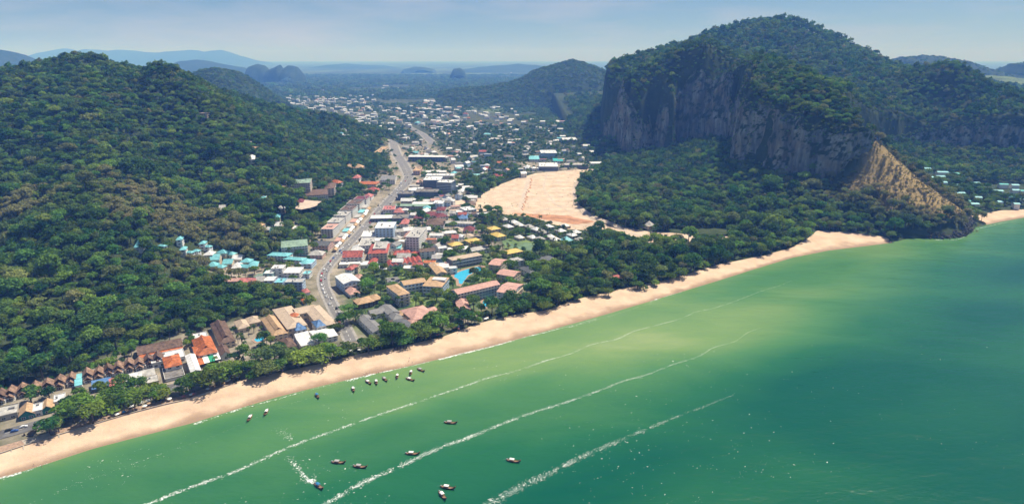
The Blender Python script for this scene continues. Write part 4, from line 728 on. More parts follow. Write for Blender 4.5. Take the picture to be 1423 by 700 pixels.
B('apartment_block','teal and white terraced apartment block with green roof',409,338,36,9,12,'hip','r_green','tealw',ang=RA+.32,rh=1.6,bal=True,wcol=3.4); B('turquoise_hall','turquoise roofed wing with pointed eaves west of the round hall',389,353,28,9,6,'hip','r_turq','white',ang=RA-.15,rh=2); B('turquoise_hall','long turquoise roof leading to the round hall',410,359,26,8,6,'hip','r_turq','white',ang=RA-.25,rh=2); B('turquoise_hall','round turquoise tiered roof facing the main road',427,363,18,10,6,'cone','r_turq','bluew',ang=RA,rh=3.5)
B('house','white three-storey house with square windows above the red row',387,371,15,7,10,'flat','r_white','white',ang=RA+.05); B('house','pale green-white house beside the three-storey house',375,378,12,7,7,'flat','r_white','tealw',ang=RA+.05); B('shop','broad white roof between three-storey house and road',408,376,22,9,6,'shed','r_white','white',ang=RA,rh=1.4); B('house','grey-green low roof behind the red row',361,383,13,5,5,'hip','r_green','white',ang=RA)
B('row_house','long coral and white striped roof at the end of the red row',316,389,34,6,6,'gable','r_pink','grey',ang=RA+.08,rh=2); B('row_house','bright coral roof of the red row above the tree belt',345,389,25,9,6,'gable','r_coral','grey',ang=RA+.03,rh=2.4); B('row_house','grey roof next to the bright coral roof',363,388,11,8,6,'gable','r_flat','grey',ang=RA+.03); B('row_house','white roof at the middle of the red row',376,387,14,8,6,'gable','r_white','bluew',ang=RA+.03,rh=1.2)
B('house','blue and white narrow house between white roof and beige block',390,390,11,9,8,'flat','r_turq','bluew',ang=RA); B('apartment_block','beige three-storey block with blue lower front by the tree belt',410,390,24,7,9,'flat','r_flat','bluew',ang=RA+.03); B('shop','turquoise little roof at the roadside above the beige block',427,379,9,6,5,'flat','r_turq','white',ang=RA)
for k, (u, v_) in enumerate(((291,352),(300,358),(310,350),(320,352),(331,358),(296,368),(306,370),(318,364),(330,369),(343,362),(341,370),(352,367))):
    B('turquoise_house',('pale turquoise ' if k % 4 else 'white ')+('hipped','gabled','pyramid')[k % 3]+' roof in the house cluster at the hill foot',u,v_,13,7,4.5,('hip','gable','pyr')[k % 3],'r_turq' if k % 4 else 'r_white','cream',ang=RA+R.uniform(-.3, .3),group='turquoise house cluster',cat='house')
B('pavilion','blue pointed pavilion roof standing alone in the hillside forest',194,341,9,8,5,'pyr','r_turq','white',ang=.2,rh=7)
for k, (u, v_) in enumerate(((226,341),(250,331),(264,350),(273,348),(282,337),(255,345),(289,342))): B('hillside_house','small turquoise roof peeping out of the hillside forest',u,v_,8,5,7,'hip','r_turq','white',ang=R.uniform(-.4, .4),group='turquoise roofs in the hillside forest',cat='house')
# resort on the hill foot
B('resort_block','four-storey resort building with faded green roof against the hill',418,252,28,7,13,'flat','r_green','beige',ang=RA+.22,bal=True,wcol=3.4); B('resort_block','brown roofed curved resort wing in front of the green-roofed building',438,267,34,8,10,'hip','r_brown','beige',ang=RA+.3,bal=True,rh=2,wcol=3.4); B('resort_block','brown end tower of the curved resort wing',459,258,13,8,12,'hip','r_brown','beige',ang=RA+.2,rh=2); B('house','small dark red roof at the lower end of the resort wing',417,280,12,5,5,'hip','r_maroon','cream',ang=RA+.2)
B('house','orange roof in the trees above the road',467,253,13,7,7,'hip','r_orange','white',ang=-.4); B('house','large terracotta roof group on the slope above the road',512,254,26,7,7,'hip','r_orange','cream',ang=-.1,rh=3); B('house','terracotta roof just below the large terracotta group',518,264,16,5,6,'hip','r_red','cream',ang=-.05); B('house','coral little roof near the upper row end',512,272,11,5,6,'hip','r_coral','white',ang=0); B('house','small coral roof hidden in trees behind the terracotta group',496,246,10,5,6,'hip','r_coral','white',ang=0); B('hall','grey gabled hall on the inner side of the road bend',540,247,20,7,9,'gable','r_grey','white',ang=.1,rh=3); B('house','ochre roofed long house on the hill shoulder',492,232,27,4,6,'hip','r_tan','cream',ang=RA); B('shed','ochre terrace building where the road meets the hill end',530,208,8,14,6,'flat','r_tan','cream',ang=RA)
for k, (u, v_) in enumerate(((392,288),(398,262),(395,250),(385,300),(388,312),(402,310),(372,318),(380,322),(412,316),(362,312),(310,290),(365,275),(350,222),(355,206),(343,198),(262,170),(300,171),(290,203))):
    B('hillside_house','small pale house with '+('white','tan','grey','turquoise')[k % 4]+' '+('hipped','gabled','flat')[k % 3]+' roof up on the hillside',u,v_,9,5,6,('hip','gable','flat')[k % 3],('r_white','r_tan','r_flat','r_turq')[k % 4],'cream',ang=R.uniform(-.4, .4),group='pale houses up the hillside',cat='house')
# edge of the sandy field
B('field_hotel','white flat-roofed hotel block standing at the back of the bare field',762,211,22,5,13,'flat','r_white','bluew',ang=RA+.02,wcol=3); B('field_hotel','blue-fronted hall at the edge of the bare field',762,229,26,6,9,'flat','r_white','darkblue',ang=RA-.02,wcol=3); B('field_hall','teal roofed hall beside the white field hotel',775,222,13,4,6,'gable','r_teal','white',ang=RA,rh=1.4); B('field_hall','pale turquoise roof west of the white field hotel',742,219,14,5,6,'hip','r_turq','white',ang=RA,rh=2); B('field_hall','long grey hall along the back of the bare field',800,228,32,3,6,'gable','r_flat','grey',ang=RA+.05,rh=1.2); B('field_hall','white roofed building at the forest corner of the field',829,226,18,4,6,'gable','r_white','white',ang=RA+.1,rh=1.2); B('field_hotel','grey-white three-storey block deep in the valley trees',791,193,20,4,10,'flat','r_white','grey',ang=RA,wcol=3.4)
B('site_office','white stepped block beside the round sandy pit',650,290,15,10,6,'flat','r_white','white',ang=.5); B('site_office','blue-grey roofed hut at the tip of the sandy pit',643,301,14,6,5,'hip','r_blue','white',ang=0); B('site_office','white long shed east of the round pit',673,297,18,6,5,'gable','r_white','white',ang=.45,rh=1)
# cliff-foot resort on the far bay
for k, (u, v_, pw) in enumerate(((1279,238,6),(1288,234,8),(1309,239,15),(1325,241,14),(1306,245,13),(1291,246,10),(1288,251,13),(1308,253,14),(1331,257,14),(1340,248,15),(1354,254,13),(1296,259,11),(1297,263,9),(1320,270,12),(1334,268,12),(1336,259,8),(1368,263,16),(1385,265,16),(1394,256,12),(1410,257,10),(1411,264,10),(1421,265,8),(1359,274,9),(1354,283,11),(1343,279,9),(1389,280,7),(1412,283,8),(1404,273,9),(1420,276,9))):
    big = k == 15; B('bay_bungalow','teal pointed main hall of the bay resort below the cliffs' if big else 'low teal roofed lodge of the bay resort under the dark cliffs',u,v_,12 if big else pw,7 if big else 4.2,7 if not big else 8,'pyr' if big else 'gable','r_teal' if big or k % 3 == 0 else 'r_turq','white',ang=RA-.12,rh=5 if big else 1.6,group=None if big else 'bay resort lodges',cat='lodge',win=False); _f = FOOT[-1]; FOOT[-1] = (_f[0]-2, _f[1]-9, _f[2], _f[3]+4, _f[4]+20)
# town houses filling the valley
TOWN = []
def town(n, a0, b0, a1, b1, lab, grp, far=1.0, near_line=None, spread=None):
    k = 0; tries = 0
    while k < n and tries < n*30:
        tries += 1; u, v_ = R.uniform(a0, a1), R.uniform(b0, b1)
        if spread and abs(u-np.interp(v_, spread[0], spread[1])) > R.gauss(0, spread[2]): continue
        x, y = G(u, v_, 7); w, d = R.uniform(9, 20)*far, R.uniform(8, 14)*far; 
        if any(abs(x-fx)+abs(y-fy) < (fw+w+fd+d)*.30 for fx, fy, _, fw, fd in FOOT): continue
        if min(np.hypot(RC[:, 0]-x, RC[:, 1]-y)) < 24 or (poly_sd(CLEAR, np.array([x]), np.array([y]))[0] > -8): continue
        rm_ = R.choices(('r_white','r_flat','r_grey','r_pink','r_red','r_brown','r_turq','r_orange'), (7, 3, 2, 1.2, .8, 1, .7, .5))[0]; k += 1
        word = {'r_white': 'white', 'r_flat': 'pale grey', 'r_grey': 'grey', 'r_pink': 'faded pink', 'r_red': 'red', 'r_brown': 'brown', 'r_turq': 'turquoise', 'r_orange': 'orange'}[rm_]
        B('town_house', (word+'-roofed house near the '+near(x, y) if y < 1450 else word+'-roofed '+lab),u,v_,w,d,R.choice((4, 4.5, 6.5, 7, 9)),R.choice(('gable','hip','gable','flat')),rm_,R.choice(('white','white','cream','bluew')),ang=R.choice((0, 0, .3, -.3, 1.2)),metres=True,group=grp,cat='house',wcol=5,tank=False,win=y < 1500)
town(40, 560, 255, 660, 300, 'house near the blue hotel towers', 'houses near the blue towers'); town(40, 470, 318, 640, 372, 'low house packed between hotels and road', 'houses between the hotels')
town(60, 625, 192, 760, 250, 'house among trees west of the bare field', 'houses west of the field'); town(40, 555, 183, 660, 222, 'house near the top end of the main road', 'houses at the upper road'); town(70, 470, 155, 700, 190, 'house in the valley town', 'valley town houses', 1.25); town(20, 760, 185, 850, 225, 'house at the forest edge behind the field', 'houses behind the field')
# far town too small to pick apart
mb = MB()
for (n_, a0, b0, a1, b1, s0, s1) in ((120, 395, 133, 520, 160, 10, 26), (90, 480, 150, 640, 178, 9, 24), (70, 600, 138, 720, 185, 9, 22), (26, 590, 140, 625, 155, 14, 34), (24, 655, 130, 730, 147, 12, 34), (40, 680, 165, 800, 205, 9, 22), (22, 360, 118, 460, 132, 14, 50), (18, 600, 95, 760, 120, 20, 60), (14, 420, 112, 600, 125, 20, 50)):
    for i in range(n_):
        u, v_ = R.uniform(a0, a1), R.uniform(b0, b1); x, y = G(u, v_); w, d, h = R.uniform(s0, s1), R.uniform(8, 14), R.choice((4, 5, 7, 9, 12)); m_ = R.choices((0, 1, 2, 3), (8, 3, 1, 1))[0]
        mb.box(x-w/2, y-d/2, 2, x+w/2, y+d/2, 3+h, 4); rr = d*.25; z = 3+h+.02; mb.add([(x-w/2-.6, y-d/2-.6, z), (x+w/2+.6, y-d/2-.6, z), (x+w/2+.6, y+d/2+.6, z), (x-w/2-.6, y+d/2+.6, z), (x-w/2-.6, y, z+rr), (x+w/2+.6, y, z+rr)], [(0,1,5,4), (2,3,4,5), (1,2,5), (3,0,4)], m_)
obj('distant_town', mb.mesh('distant_town', ['r_white', 'r_flat', 'r_pink', 'r_brown', 'white']), kind='stuff')

# swimming pools
POOLS = []
def pool(label, px, h=.0):
    q = gpoly(px); POOLS.append(q); c = np.mean(q, 0); loc = [(x-c[0], y-c[1]) for x, y in q]; e = obj('swimming_pool', None, loc=(c[0], c[1], 3.0), label=label, cat='pool')
    n = len(loc); big = [(x*1.22+np.sign(x), y*1.22+np.sign(y)) for x, y in loc]
    me = mesh('deck', [(x, y, .32) for x, y in big]+[(x, y, .32) for x, y in loc]+[(x, y, -.3) for x, y in big]+[(x, y, -.1) for x, y in loc], [(i, (i+1) % n, n+(i+1) % n, n+i) for i in range(n)]+[(i, 2*n+i, 2*n+(i+1) % n, (i+1) % n) for i in range(n)]+[(n+i, n+(i+1) % n, 3*n+(i+1) % n, 3*n+i) for i in range(n)], ['paving']); obj('deck', me, e)
    f = flat('water', loc, .22, 'pool', kind=None); f.parent = e
pool('curved bright blue lagoon pool between the tan and pink hotel wings', [(632,381),(640,377),(650,374),(662,371),(669,372),(668,376),(658,379),(650,383),(646,389),(643,395),(638,394),(637,388),(631,385)])
pool('round pale blue pool in front of the long pink hotel wing', [(671,419),(677,414),(685,412),(691,416),(690,421),(682,424),(678,427),(671,425)])
pool('small vivid blue pool hidden in trees beside the tan hall', [(353,472),(358,468),(365,467),(368,470),(364,474),(357,475)])

# ============================================================ boats
def loft(st):
    v, f = [], []
    for x, b, k, s_ in st: v += [(x, -b, s_), (x, -b*.86, (s_+k)*.5), (x, -b*.35, k+.06), (x, 0, k), (x, b*.35, k+.06), (x, b*.86, (s_+k)*.5), (x, b, s_)]
    n = 7
    for i in range(len(st)-1):
        for j in range(n-1): f.append((i*n+j, i*n+j+1, (i+1)*n+j+1, (i+1)*n+j))
    f.append(tuple(range(n))); f.append(tuple(reversed(range((len(st)-1)*n, len(st)*n))))
    return v, f
ST = [(-4.6,.55,.05,.85),(-3.6,.85,-.25,.75),(-2,1.02,-.35,.66),(0,1.08,-.38,.66),(2,.98,-.33,.8),(3.4,.66,-.15,1.15),(4.3,.32,.35,1.65),(4.9,.10,1.0,2.15)]
hv, hf = loft(ST); HULL = mesh('hull', hv, hf, ['hull'])
dv, df = [], []
for i, (x, b, k, s_) in enumerate(ST[:-1]): dv += [(x, -b*.9, s_-.16), (x, b*.9, s_-.16)]
df = [(2*i, 2*i+2, 2*i+3, 2*i+1) for i in range(len(ST)-2)]; DECK = mesh('deck', dv, df, ['deck'])
mb = MB()
for sg in (-1, 1): mb.tube([(x, sg*b, s_+.03) for x, b, k, s_ in ST], [.07]*len(ST), 5)
GUN = mb.mesh('gunwale', ['deck'])
mb = MB(); mb.tube([(4.7,0,1.7),(5.1,0,2.4),(5.3,0,3.1)], [.12,.09,.05], 6); PROW = mb.mesh('prow', ['hull']); mb = MB(); mb.tube([(4.98,0,2.1),(5.16,0,2.55)], [.19,.16], 7); mb.box(5.0,-.22,1.7,5.12,-.12,2.3); mb.box(5.0,.12,1.6,5.12,.22,2.3); RIB = mb.mesh('ribbon', ['ribbon'])
def canopy_mesh(m):
    mb = MB(); n = 6; v = []
    for i in range(n+1):
        a = -1+2*i/n; z = 2.35-.32*a*a; v += [(-2.3, a*1.0, z-.3), (.9, a*1.0, z-.2), (-2.3, a*1.0, z-.23), (.9, a*1.0, z-.13)]
    fs = []
    for i in range(n): k = 4*i; fs += [(k, k+4, k+5, k+1), (k+2, k+3, k+7, k+6), (k, k+2, k+6, k+4), (k+1, k+5, k+7, k+3)]
    mb.add(v, fs); return mb.mesh('canopy', [m])
CAN = {k: canopy_mesh(k) for k in ('cloth_white', 'cloth_blue', 'cloth_grey')}
mb = MB(); mb.tube([(0,0,0),(0,0,1.22)], [.045,.045], 5); BPOST = mb.mesh('canopy_post', ['deck']); mb = MB(); mb.box(-.35,-.95,0,.0,.95,.08); mb.box(-.3,-.7,-.3,-.05,-.6,0); mb.box(-.3,.6,-.3,-.05,.7,0); BENCH = mb.mesh('bench', ['deck'])
mb = MB(); mb.box(-.45,-.28,0,.4,.28,.5); mb.tube([(-.4,0,.2),(-2.6,0,-.75)], [.05,.04], 5); mb.tube([(.3,0,.45),(1.3,0,.8)], [.03,.03], 5); ENG = mb.mesh('engine', ['steel'])
def boat(u, v_, hd, can, label, group=None, s=1.0):
    x, y = G(u, v_, .4); e = obj('longtail_boat', None, loc=(x, y, 0), rz=math.radians(hd), label=label, cat='boat', group=group); e.scale = (s,)*3
    obj('hull', HULL, e); d = obj('deck', DECK, e); obj('gunwale', GUN, e); p = obj('prow', PROW, e); obj('ribbon', RIB, p)
    for bx in (-1.6, .2, 2.1): obj('bench', BENCH, e, (bx, 0, .62))
    obj('engine', ENG, e, (-4.1, 0, .85))
    if can:
        obj('canopy', CAN[can], e)
        for px_ in (-2.1, -.7, .7):
            for py_ in (-.92, .92): obj('canopy_post', BPOST, e, (px_, py_, .6))
ORD = ('eighth','seventh','sixth','fifth','fourth','third','second','first')
for k, (u, v_, hd) in enumerate(((491,541,-68),(512,531,-48),(523,531,-72),(535,527,-55),(552,523,-84),(570,527,-32),(571,518,-88),(585,514,-40))): boat(u, v_, hd, ('cloth_white','cloth_grey')[k in (3, 7)], 'dark long-tail boat, '+ORD[k]+' in the moored line from the slipway logs', 'boats moored off the sand', .95)
boat(347,581,-86,'cloth_white','dark long-tail boat moored alone off the promenade beach','boats off the promenade beach'); boat(370,573,-84,'cloth_white','dark long-tail boat moored alone off the promenade beach','boats off the promenade beach'); boat(441,550,-58,'cloth_blue','dark long-tail boat with blue canopy moored close to the sand')
boat(470,642,-8,'cloth_grey','dark long-tail boat with grey canopy riding between the foam lines, one of a pair','pair of boats at anchor'); boat(500,648,-12,'cloth_grey','dark long-tail boat with grey canopy riding between the foam lines, one of a pair','pair of boats at anchor')
boat(573,630,-6,'cloth_white','dark long-tail boat with white canopy beside the middle foam line'); boat(626,587,-10,'cloth_grey','dark long-tail boat alone on green water between two foam lines'); boat(713,640,-18,'cloth_white','dark long-tail boat alone near the outermost foam line'); boat(443,675,-42,'cloth_blue','blue-canopied long-tail boat under way with a white wake behind it'); boat(622,677,-16,'cloth_white','long-tail boat lying broadside next to another out at sea'); boat(615,688,-58,'cloth_white','long-tail boat pointing seaward next to the broadside one')

# ============================================================ cars
def car_parts(van=False):
    pr = [(-2.2,.35),(-2.25,.9),(-2.05,1.0),(-1.5,1.5) if not van else (-2.1,1.95),(.55,1.5) if not van else (1.3,1.95),(1.25,.98) if not van else (2.0,1.1),(2.1,.85),(2.25,.35)]
    n = len(pr); mb = MB(); v = [(x, -.86 if z < 1.2 else -.72, z) for x, z in pr]+[(x, .86 if z < 1.2 else .72, z) for x, z in pr]
    mb.add(v, [tuple(range(n)), tuple(reversed(range(n, 2*n)))]+[(i, n+i, n+(i+1) % n, (i+1) % n) for i in range(n)]); wn = MB(); zt = 1.86 if van else 1.43; xa, xb = (-1.9, 1.25) if van else (-1.4, .5)
    for sg in (-1, 1): wn.add([(xa-.2, sg*.845, 1.05), (xb+.45, sg*.845, 1.05), (xb, sg*.75, zt), (xa, sg*.75, zt)], [(0,1,2,3)])
    wn.add([(xb+.62, -.7, 1.06), (xb+.62, .7, 1.06), (xb+.1, .62, zt+.04), (xb+.1, -.62, zt+.04)], [(0,1,2,3)]); return mb, wn
CARM = {k: mat('car_paint_'+k, c, .3, .03, spec=.5) for k, c in dict(white=(.75,.75,.74), silver=(.42,.43,.44), black=(.02,.02,.022), red=(.42,.03,.03), blue=(.04,.10,.30), teal=(.03,.30,.28)).items()}
CB = {}
for k in CARM:
    for vn in (0, 1): a, b = car_parts(vn); CB[k, vn] = (a.mesh('body', [CARM[k]]), b.mesh('window', ['glass']))
mb = MB(); mb.tube([(0,-.11,0),(0,.11,0)], [.34,.34], 10); mb.tube([(0,-.12,0),(0,.12,0)], [.18,.18], 8, 1); WHEEL = mb.mesh('wheel', ['tyre', 'steel'])
def car(x, y, z, rz, col, van, label, group=None, cat='car'):
    e = obj('van' if van else 'car', None, loc=(x, y, z), rz=rz, label=label, cat='van' if van else cat, group=group); a, b = CB[col, van]; obj('body', a, e); obj('window', b, e)
    for wx in (-1.4, 1.4):
        for wy in (-.78, .78): obj('wheel', WHEEL, e, (wx, wy, .34))
def along(line, t, off):
    s = np.concatenate([[0], np.cumsum(np.hypot(*np.diff(line, axis=0).T))]); p = np.array([np.interp(t, s, line[:, i]) for i in (0, 1)]); q = np.array([np.interp(t+2, s, line[:, i]) for i in (0, 1)]); d = (q-p)/np.linalg.norm(q-p)
    return p[0]-d[1]*off, p[1]+d[0]*off, math.atan2(d[1], d[0])
t = 40
while t < 900:
    off = R.choice((-9.2, -2.6, 2.6, 9.2, -9.2, 9.2)) if t > 330 else R.choice((-2.2, 2.2)); x, y, a = along(RC, t, off); c_ = R.choices(('white','silver','black','red','blue'), (5, 3, 3, 1, 1))[0]; vn = int(R.random() < .3); pk = abs(off) > 5
    car(x, y, 3.36, a+(math.pi if off > 0 else 0), c_, vn, c_+(' van' if vn else ' car')+(' parked at the kerb of the main road' if pk else ' driving along the main road'), ('parked' if pk else 'driving')+' vehicles on the main road'); t += R.uniform(7, 17)
for u, v_, c_, vn, lb in ((85,584,'teal',1,'teal van parked on the beach road beside the trees'),(33,592,'white',0,'white car on the beach road below the restaurants'),(12,597,'black',0,'black car beside the restaurant at the left end of the beach road'),(20,598,'blue',0,'blue car on the beach road near the promenade plaza')): x, y = G(u, v_, 4); car(x, y, 3.31, BA, c_, vn, lb)
for k, (u, v_) in enumerate(((538,388),(542,391),(546,388),(550,391),(546,394))): x, y = G(u, v_, 3.5); car(x, y, 3.17, R.uniform(0, 3), ('white','silver','black','white','red')[k], 0, ('white','silver','black','white','red')[k]+' car in the small hotel car park', 'cars in the hotel car park')

# ============================================================ promenade: sea wall, steps, sculpture, parasols, logs, people
xs_ = np.arange(G(-40, 640)[0], G(330, 531)[0], 3.0); mbw, mbc = MB(), MB()
for a, b in zip(xs_[:-1], xs_[1:]):
    ya, yb_ = float(yb(a))+.3, float(yb(b))+.3
    for m_, (o0, o1, z0, z1) in ((mbw, (0, .5, .2, 3.7)), (mbc, (-.12, .62, 3.7, 3.9))): m_.add([(a, ya+o0, z0), (b, yb_+o0, z0), (b, yb_+o1, z0), (a, ya+o1, z0), (a, ya+o0, z1), (b, yb_+o0, z1), (b, yb_+o1, z1), (a, ya+o1, z1)], [(0,3,2,1),(4,5,6,7),(0,1,5,4),(1,2,6,5),(2,3,7,6),(3,0,4,7)])
e = obj('sea_wall', mbw.mesh('sea_wall', ['grey']), label='long low concrete sea wall between promenade and sand', cat='wall'); obj('coping', mbc.mesh('coping', ['concrete']), e)
q = gpoly([(-40,631),(0,620),(60,603),(111,588),(178,568),(260,548),(330,523)]); q2 = [(x, float(yb(x))+.9) for x, y in reversed(q)]; flat('promenade', q+q2, 3.13, 'paving')
def stair(u, v_, lb):
    x, y = G(u, v_, 3); y = float(yb(x)); e = obj('beach_steps', None, loc=(x, y, 0), rz=BA, label=lb, cat='steps'); e.scale = (1.5, 1.35, 1)
    for k in range(8): mb = MB(); mb.box(-1.9, -.2-.75*(k+1), -.4, 1.9, -.2-.75*k, 3.2-.36*(k+1)); obj('step', mb.mesh('step', ['concrete']), e)
    for sg in (-1, 1): mb = MB(); mb.add([(sg*1.91, 0, -.4), (sg*1.91, -6.6, -.4), (sg*1.91, -6.6, .6), (sg*1.91, 0, 4.0), (sg*2.4, 0, -.4), (sg*2.4, -6.6, -.4), (sg*2.4, -6.6, .6), (sg*2.4, 0, 4.0)], [(0,1,2,3),(7,6,5,4),(0,4,5,1),(1,5,6,2),(2,6,7,3),(3,7,4,0)]); obj('side_wall', mb.mesh('side_wall', ['concrete']), e)
stair(27, 621, 'pale concrete steps to the sand beside the fish sculpture plaza'); stair(74, 607, 'pale concrete steps to the sand past the fish sculpture')
flat('plaza', gpoly([(30,612),(68,601),(73,607),(36,619)]), 3.2, 'concrete')
x, y = G(46, 609); e = obj('fish_sculpture', None, loc=(x, y, 3.15), rz=BA, label='dark leaping sailfish sculpture on a pedestal at the promenade', cat='sculpture'); e.scale = (1.45,)*3
mb = MB(); mb.tube([(0,0,0),(0,0,.4),(0,0,.41),(0,0,1.2)], [2.0,1.9,1.3,1.0], 12); obj('pedestal', mb.mesh('pedestal', ['concrete']), e)
mb = MB(); pts = [(-2.6,0,2.6),(-2.0,0,1.9),(-1.2,0,1.5),(0,0,1.7),(1.0,0,2.5),(1.7,0,3.5),(2.1,0,4.4),(2.5,0,5.6),(2.75,0,6.5)]; mb.tube(pts, [.12,.3,.5,.62,.55,.4,.2,.08,.03], 8); b = obj('body', mb.mesh('body', ['fish'], True), e)
def plate(name, pts2, th, par): mb = MB(); n = len(pts2); mb.add([(a, -th, c) for a, c in pts2]+[(a, th, c) for a, c in pts2], [tuple(range(n)), tuple(reversed(range(n, 2*n)))]+[(i, n+i, n+(i+1) % n, (i+1) % n) for i in range(n)]); return obj(name, mb.mesh(name, ['fish']), par)
plate('sail_fin', [(-1.4,1.7),(-1.9,2.8),(-1.2,3.6),(-.2,4.0),(.7,4.2),(1.3,4.0),(1.5,3.5),(.7,2.7),(-.2,2.1)], .05, e); plate('tail_fin', [(-2.4,2.4),(-3.4,2.2),(-4.0,2.9),(-3.1,2.9),(-2.9,3.9),(-2.5,3.6)], .06, e); plate('belly_fin', [(.5,2.0),(1.6,1.6),(1.9,2.0),(1.1,2.5)], .05, e)
mb = MB(); mb.tube([(0,0,0),(0,0,2.5)], [.05,.04], 5); PPOLE = mb.mesh('pole', ['deck'])
def canop(m): mb = MB(); n = 8; mb.add([(1.7*math.cos(2*math.pi*i/n), 1.7*math.sin(2*math.pi*i/n), 2.1) for i in range(n)]+[(0, 0, 2.75)]+[(1.7*math.cos(2*math.pi*i/n), 1.7*math.sin(2*math.pi*i/n), 1.95) for i in range(n)], [(i, (i+1) % n, n) for i in range(n)]+[(n+1+i, n+1+(i+1) % n, (i+1) % n, i) for i in range(n)]); return mb.mesh('canopy', [m])
PC = {k: canop(k) for k in ('cloth_white', 'r_coral', 'cloth_blue', 'r_tan')}
for k in range(58):
    u = R.uniform(150, 700); x, y = G(u, np.interp(u, [p[0] for p in back_px], [p[1] for p in back_px])); y = float(yb(x))+R.uniform(3, 14); m_ = R.choices(list(PC), (6, 1, 1, 2))[0]; w_ = {'cloth_white': 'white', 'r_coral': 'pinkish red', 'cloth_blue': 'blue', 'r_tan': 'tan'}[m_]
    e = obj('parasol', None, loc=(x, y, gz(x, y)-.02), label=w_+' parasol under the trees along the promenade', cat='parasol', group=w_+' promenade parasols'); obj('pole', PPOLE, e); obj('canopy', PC[m_], e)
for k in range(5):
    x, y = G(548+4.4*k, 486-1.0*k, 2.5); mb = MB(); z = gz(x, y)+.6; mb.tube([(-.4,2.6,1.5),(0,0,.35),(.5,-3.6,-.1)], [.34,.38,.34], 7); mb.box(-.5,1.6,-.9,.1,2.1,1.0); obj('log', mb.mesh('log', ['wood']), loc=(x, y, z), rz=R.uniform(-.1, .15), label='dark timber slipway log sloping down the upper sand', cat='log', group='slipway logs')
bpy.context.view_layer.update()
bm = bmesh.new(); sk = bm.verts.layers.skin.verify(); J = dict(pel=(0,0,.95,.13), ch=(0,0,1.3,.15), nk=(0,0,1.48,.06), hd=(0,.02,1.63,.10), ht=(0,.01,1.73,.07), ls=(-.18,0,1.42,.06), le=(-.24,.02,1.15,.045), lh=(-.25,.1,.9,.035), rs=(.18,0,1.42,.06), re=(.24,.02,1.15,.045), rh=(.25,.1,.9,.035), lk=(-.1,.03,.5,.07), la=(-.1,-.02,.08,.045), lt=(-.1,.14,.04,.04), rk=(.1,-.03,.5,.07), ra=(.1,.05,.08,.045), rt=(.1,.2,.04,.04))
BV = {}
for k, (a, b, c, r_) in J.items(): w_ = bm.verts.new((a, b, c)); w_[sk].radius = (r_, r_); BV[k] = w_
BV['pel'][sk].use_root = True
for a, b in (('pel','ch'),('ch','nk'),('nk','hd'),('hd','ht'),('ch','ls'),('ls','le'),('le','lh'),('ch','rs'),('rs','re'),('re','rh'),('pel','lk'),('lk','la'),('la','lt'),('pel','rk'),('rk','ra'),('ra','rt')): bm.edges.new((BV[a], BV[b]))
me = bpy.data.meshes.new('person'); bm.to_mesh(me); bm.free(); tmp = bpy.data.objects.new('person', me); COL.objects.link(tmp); tmp.modifiers.new('s', 'SKIN'); tmp.modifiers.new('d', 'SUBSURF').levels = 1
pe = bpy.data.meshes.new_from_object(tmp.evaluated_get(bpy.context.evaluated_depsgraph_get())); bpy.data.objects.remove(tmp)
PM = []
for c1, c2 in (('cloth_white','cloth_blue'),('ribbon','fish'),('fish','cloth_grey'),('skin','r_coral')):
    q = pe.copy(); q.materials.clear(); [q.materials.append(M[k]) for k in ('skin', c1, c2, 'fish')]
    for p in q.polygons: z = p.center.z; p.material_index = 3 if z > 1.68 else 0 if z > 1.47 or z < .55 or abs(p.center.x) > .215 else 1 if z > .98 else 2
    PM.append(q)
DR = ('white top and blue shorts','red top and dark shorts','dark top and grey shorts','coral shorts')
for k, (u, v_) in enumerate(((506,519),(509,518),(511,519),(508,521),(514,518),(526,517),(532,515),(524,517),(569,498),(568,502),(573,503),(349,563),(353,563),(347,562),(47,645),(58,647),(636,466),(700,452),(745,446),(800,428))):
    x, y = G(u, v_, 1.2); z = float(3.05*max((y-float(ys(x)))/(float(yb(x))-float(ys(x))), .0)**.85); i = k % 4
    obj('person', PM[i], loc=(x, y, z), rz=R.uniform(0, 6.28), label='person in '+DR[i]+' walking on the sand near the water', cat='person', group='people on the beach in '+DR[i])

mb = MB()      # wave-cut boulders round the headland
hl = np.array([G(u, v_, 0) for u, v_ in ((1255,330),(1275,331),(1300,332),(1325,331),(1340,328),(1348,321),(1349,314))]); hs = np.concatenate([[0], np.cumsum(np.hypot(*np.diff(hl, axis=0).T))])
for i in range(230):
    t_ = R.uniform(.12, 1)**.8*hs[-1]; x, y = np.interp(t_, hs, hl[:, 0])+R.gauss(0, 1.2), np.interp(t_, hs, hl[:, 1])+R.uniform(-2, 7); r_ = R.uniform(.7, 2.6); z = max(gz(x, y), -.3)
    vs = []
    for ph in (-.5, .35, 1.0):
        for j in range(6): q_ = r_*math.cos(ph)*R.uniform(.7, 1.25); vs.append((x+q_*math.cos(j*1.047+ph), y+q_*math.sin(j*1.047+ph), z+r_*.9*math.sin(ph)+R.uniform(-.2, .2)*r_))
    mb.add(vs, [(6*a+j, 6*a+(j+1) % 6, 6*a+6+(j+1) % 6, 6*a+6+j) for a in (0, 1) for j in range(6)]+[tuple(range(12, 18))])
M['dark_rock'] = mat('wet_dark_rock', (.075,.068,.06), .8, .5, .5, .4, 1.5); obj('headland_boulders', mb.mesh('headland_boulders', ['dark_rock']), kind='stuff')

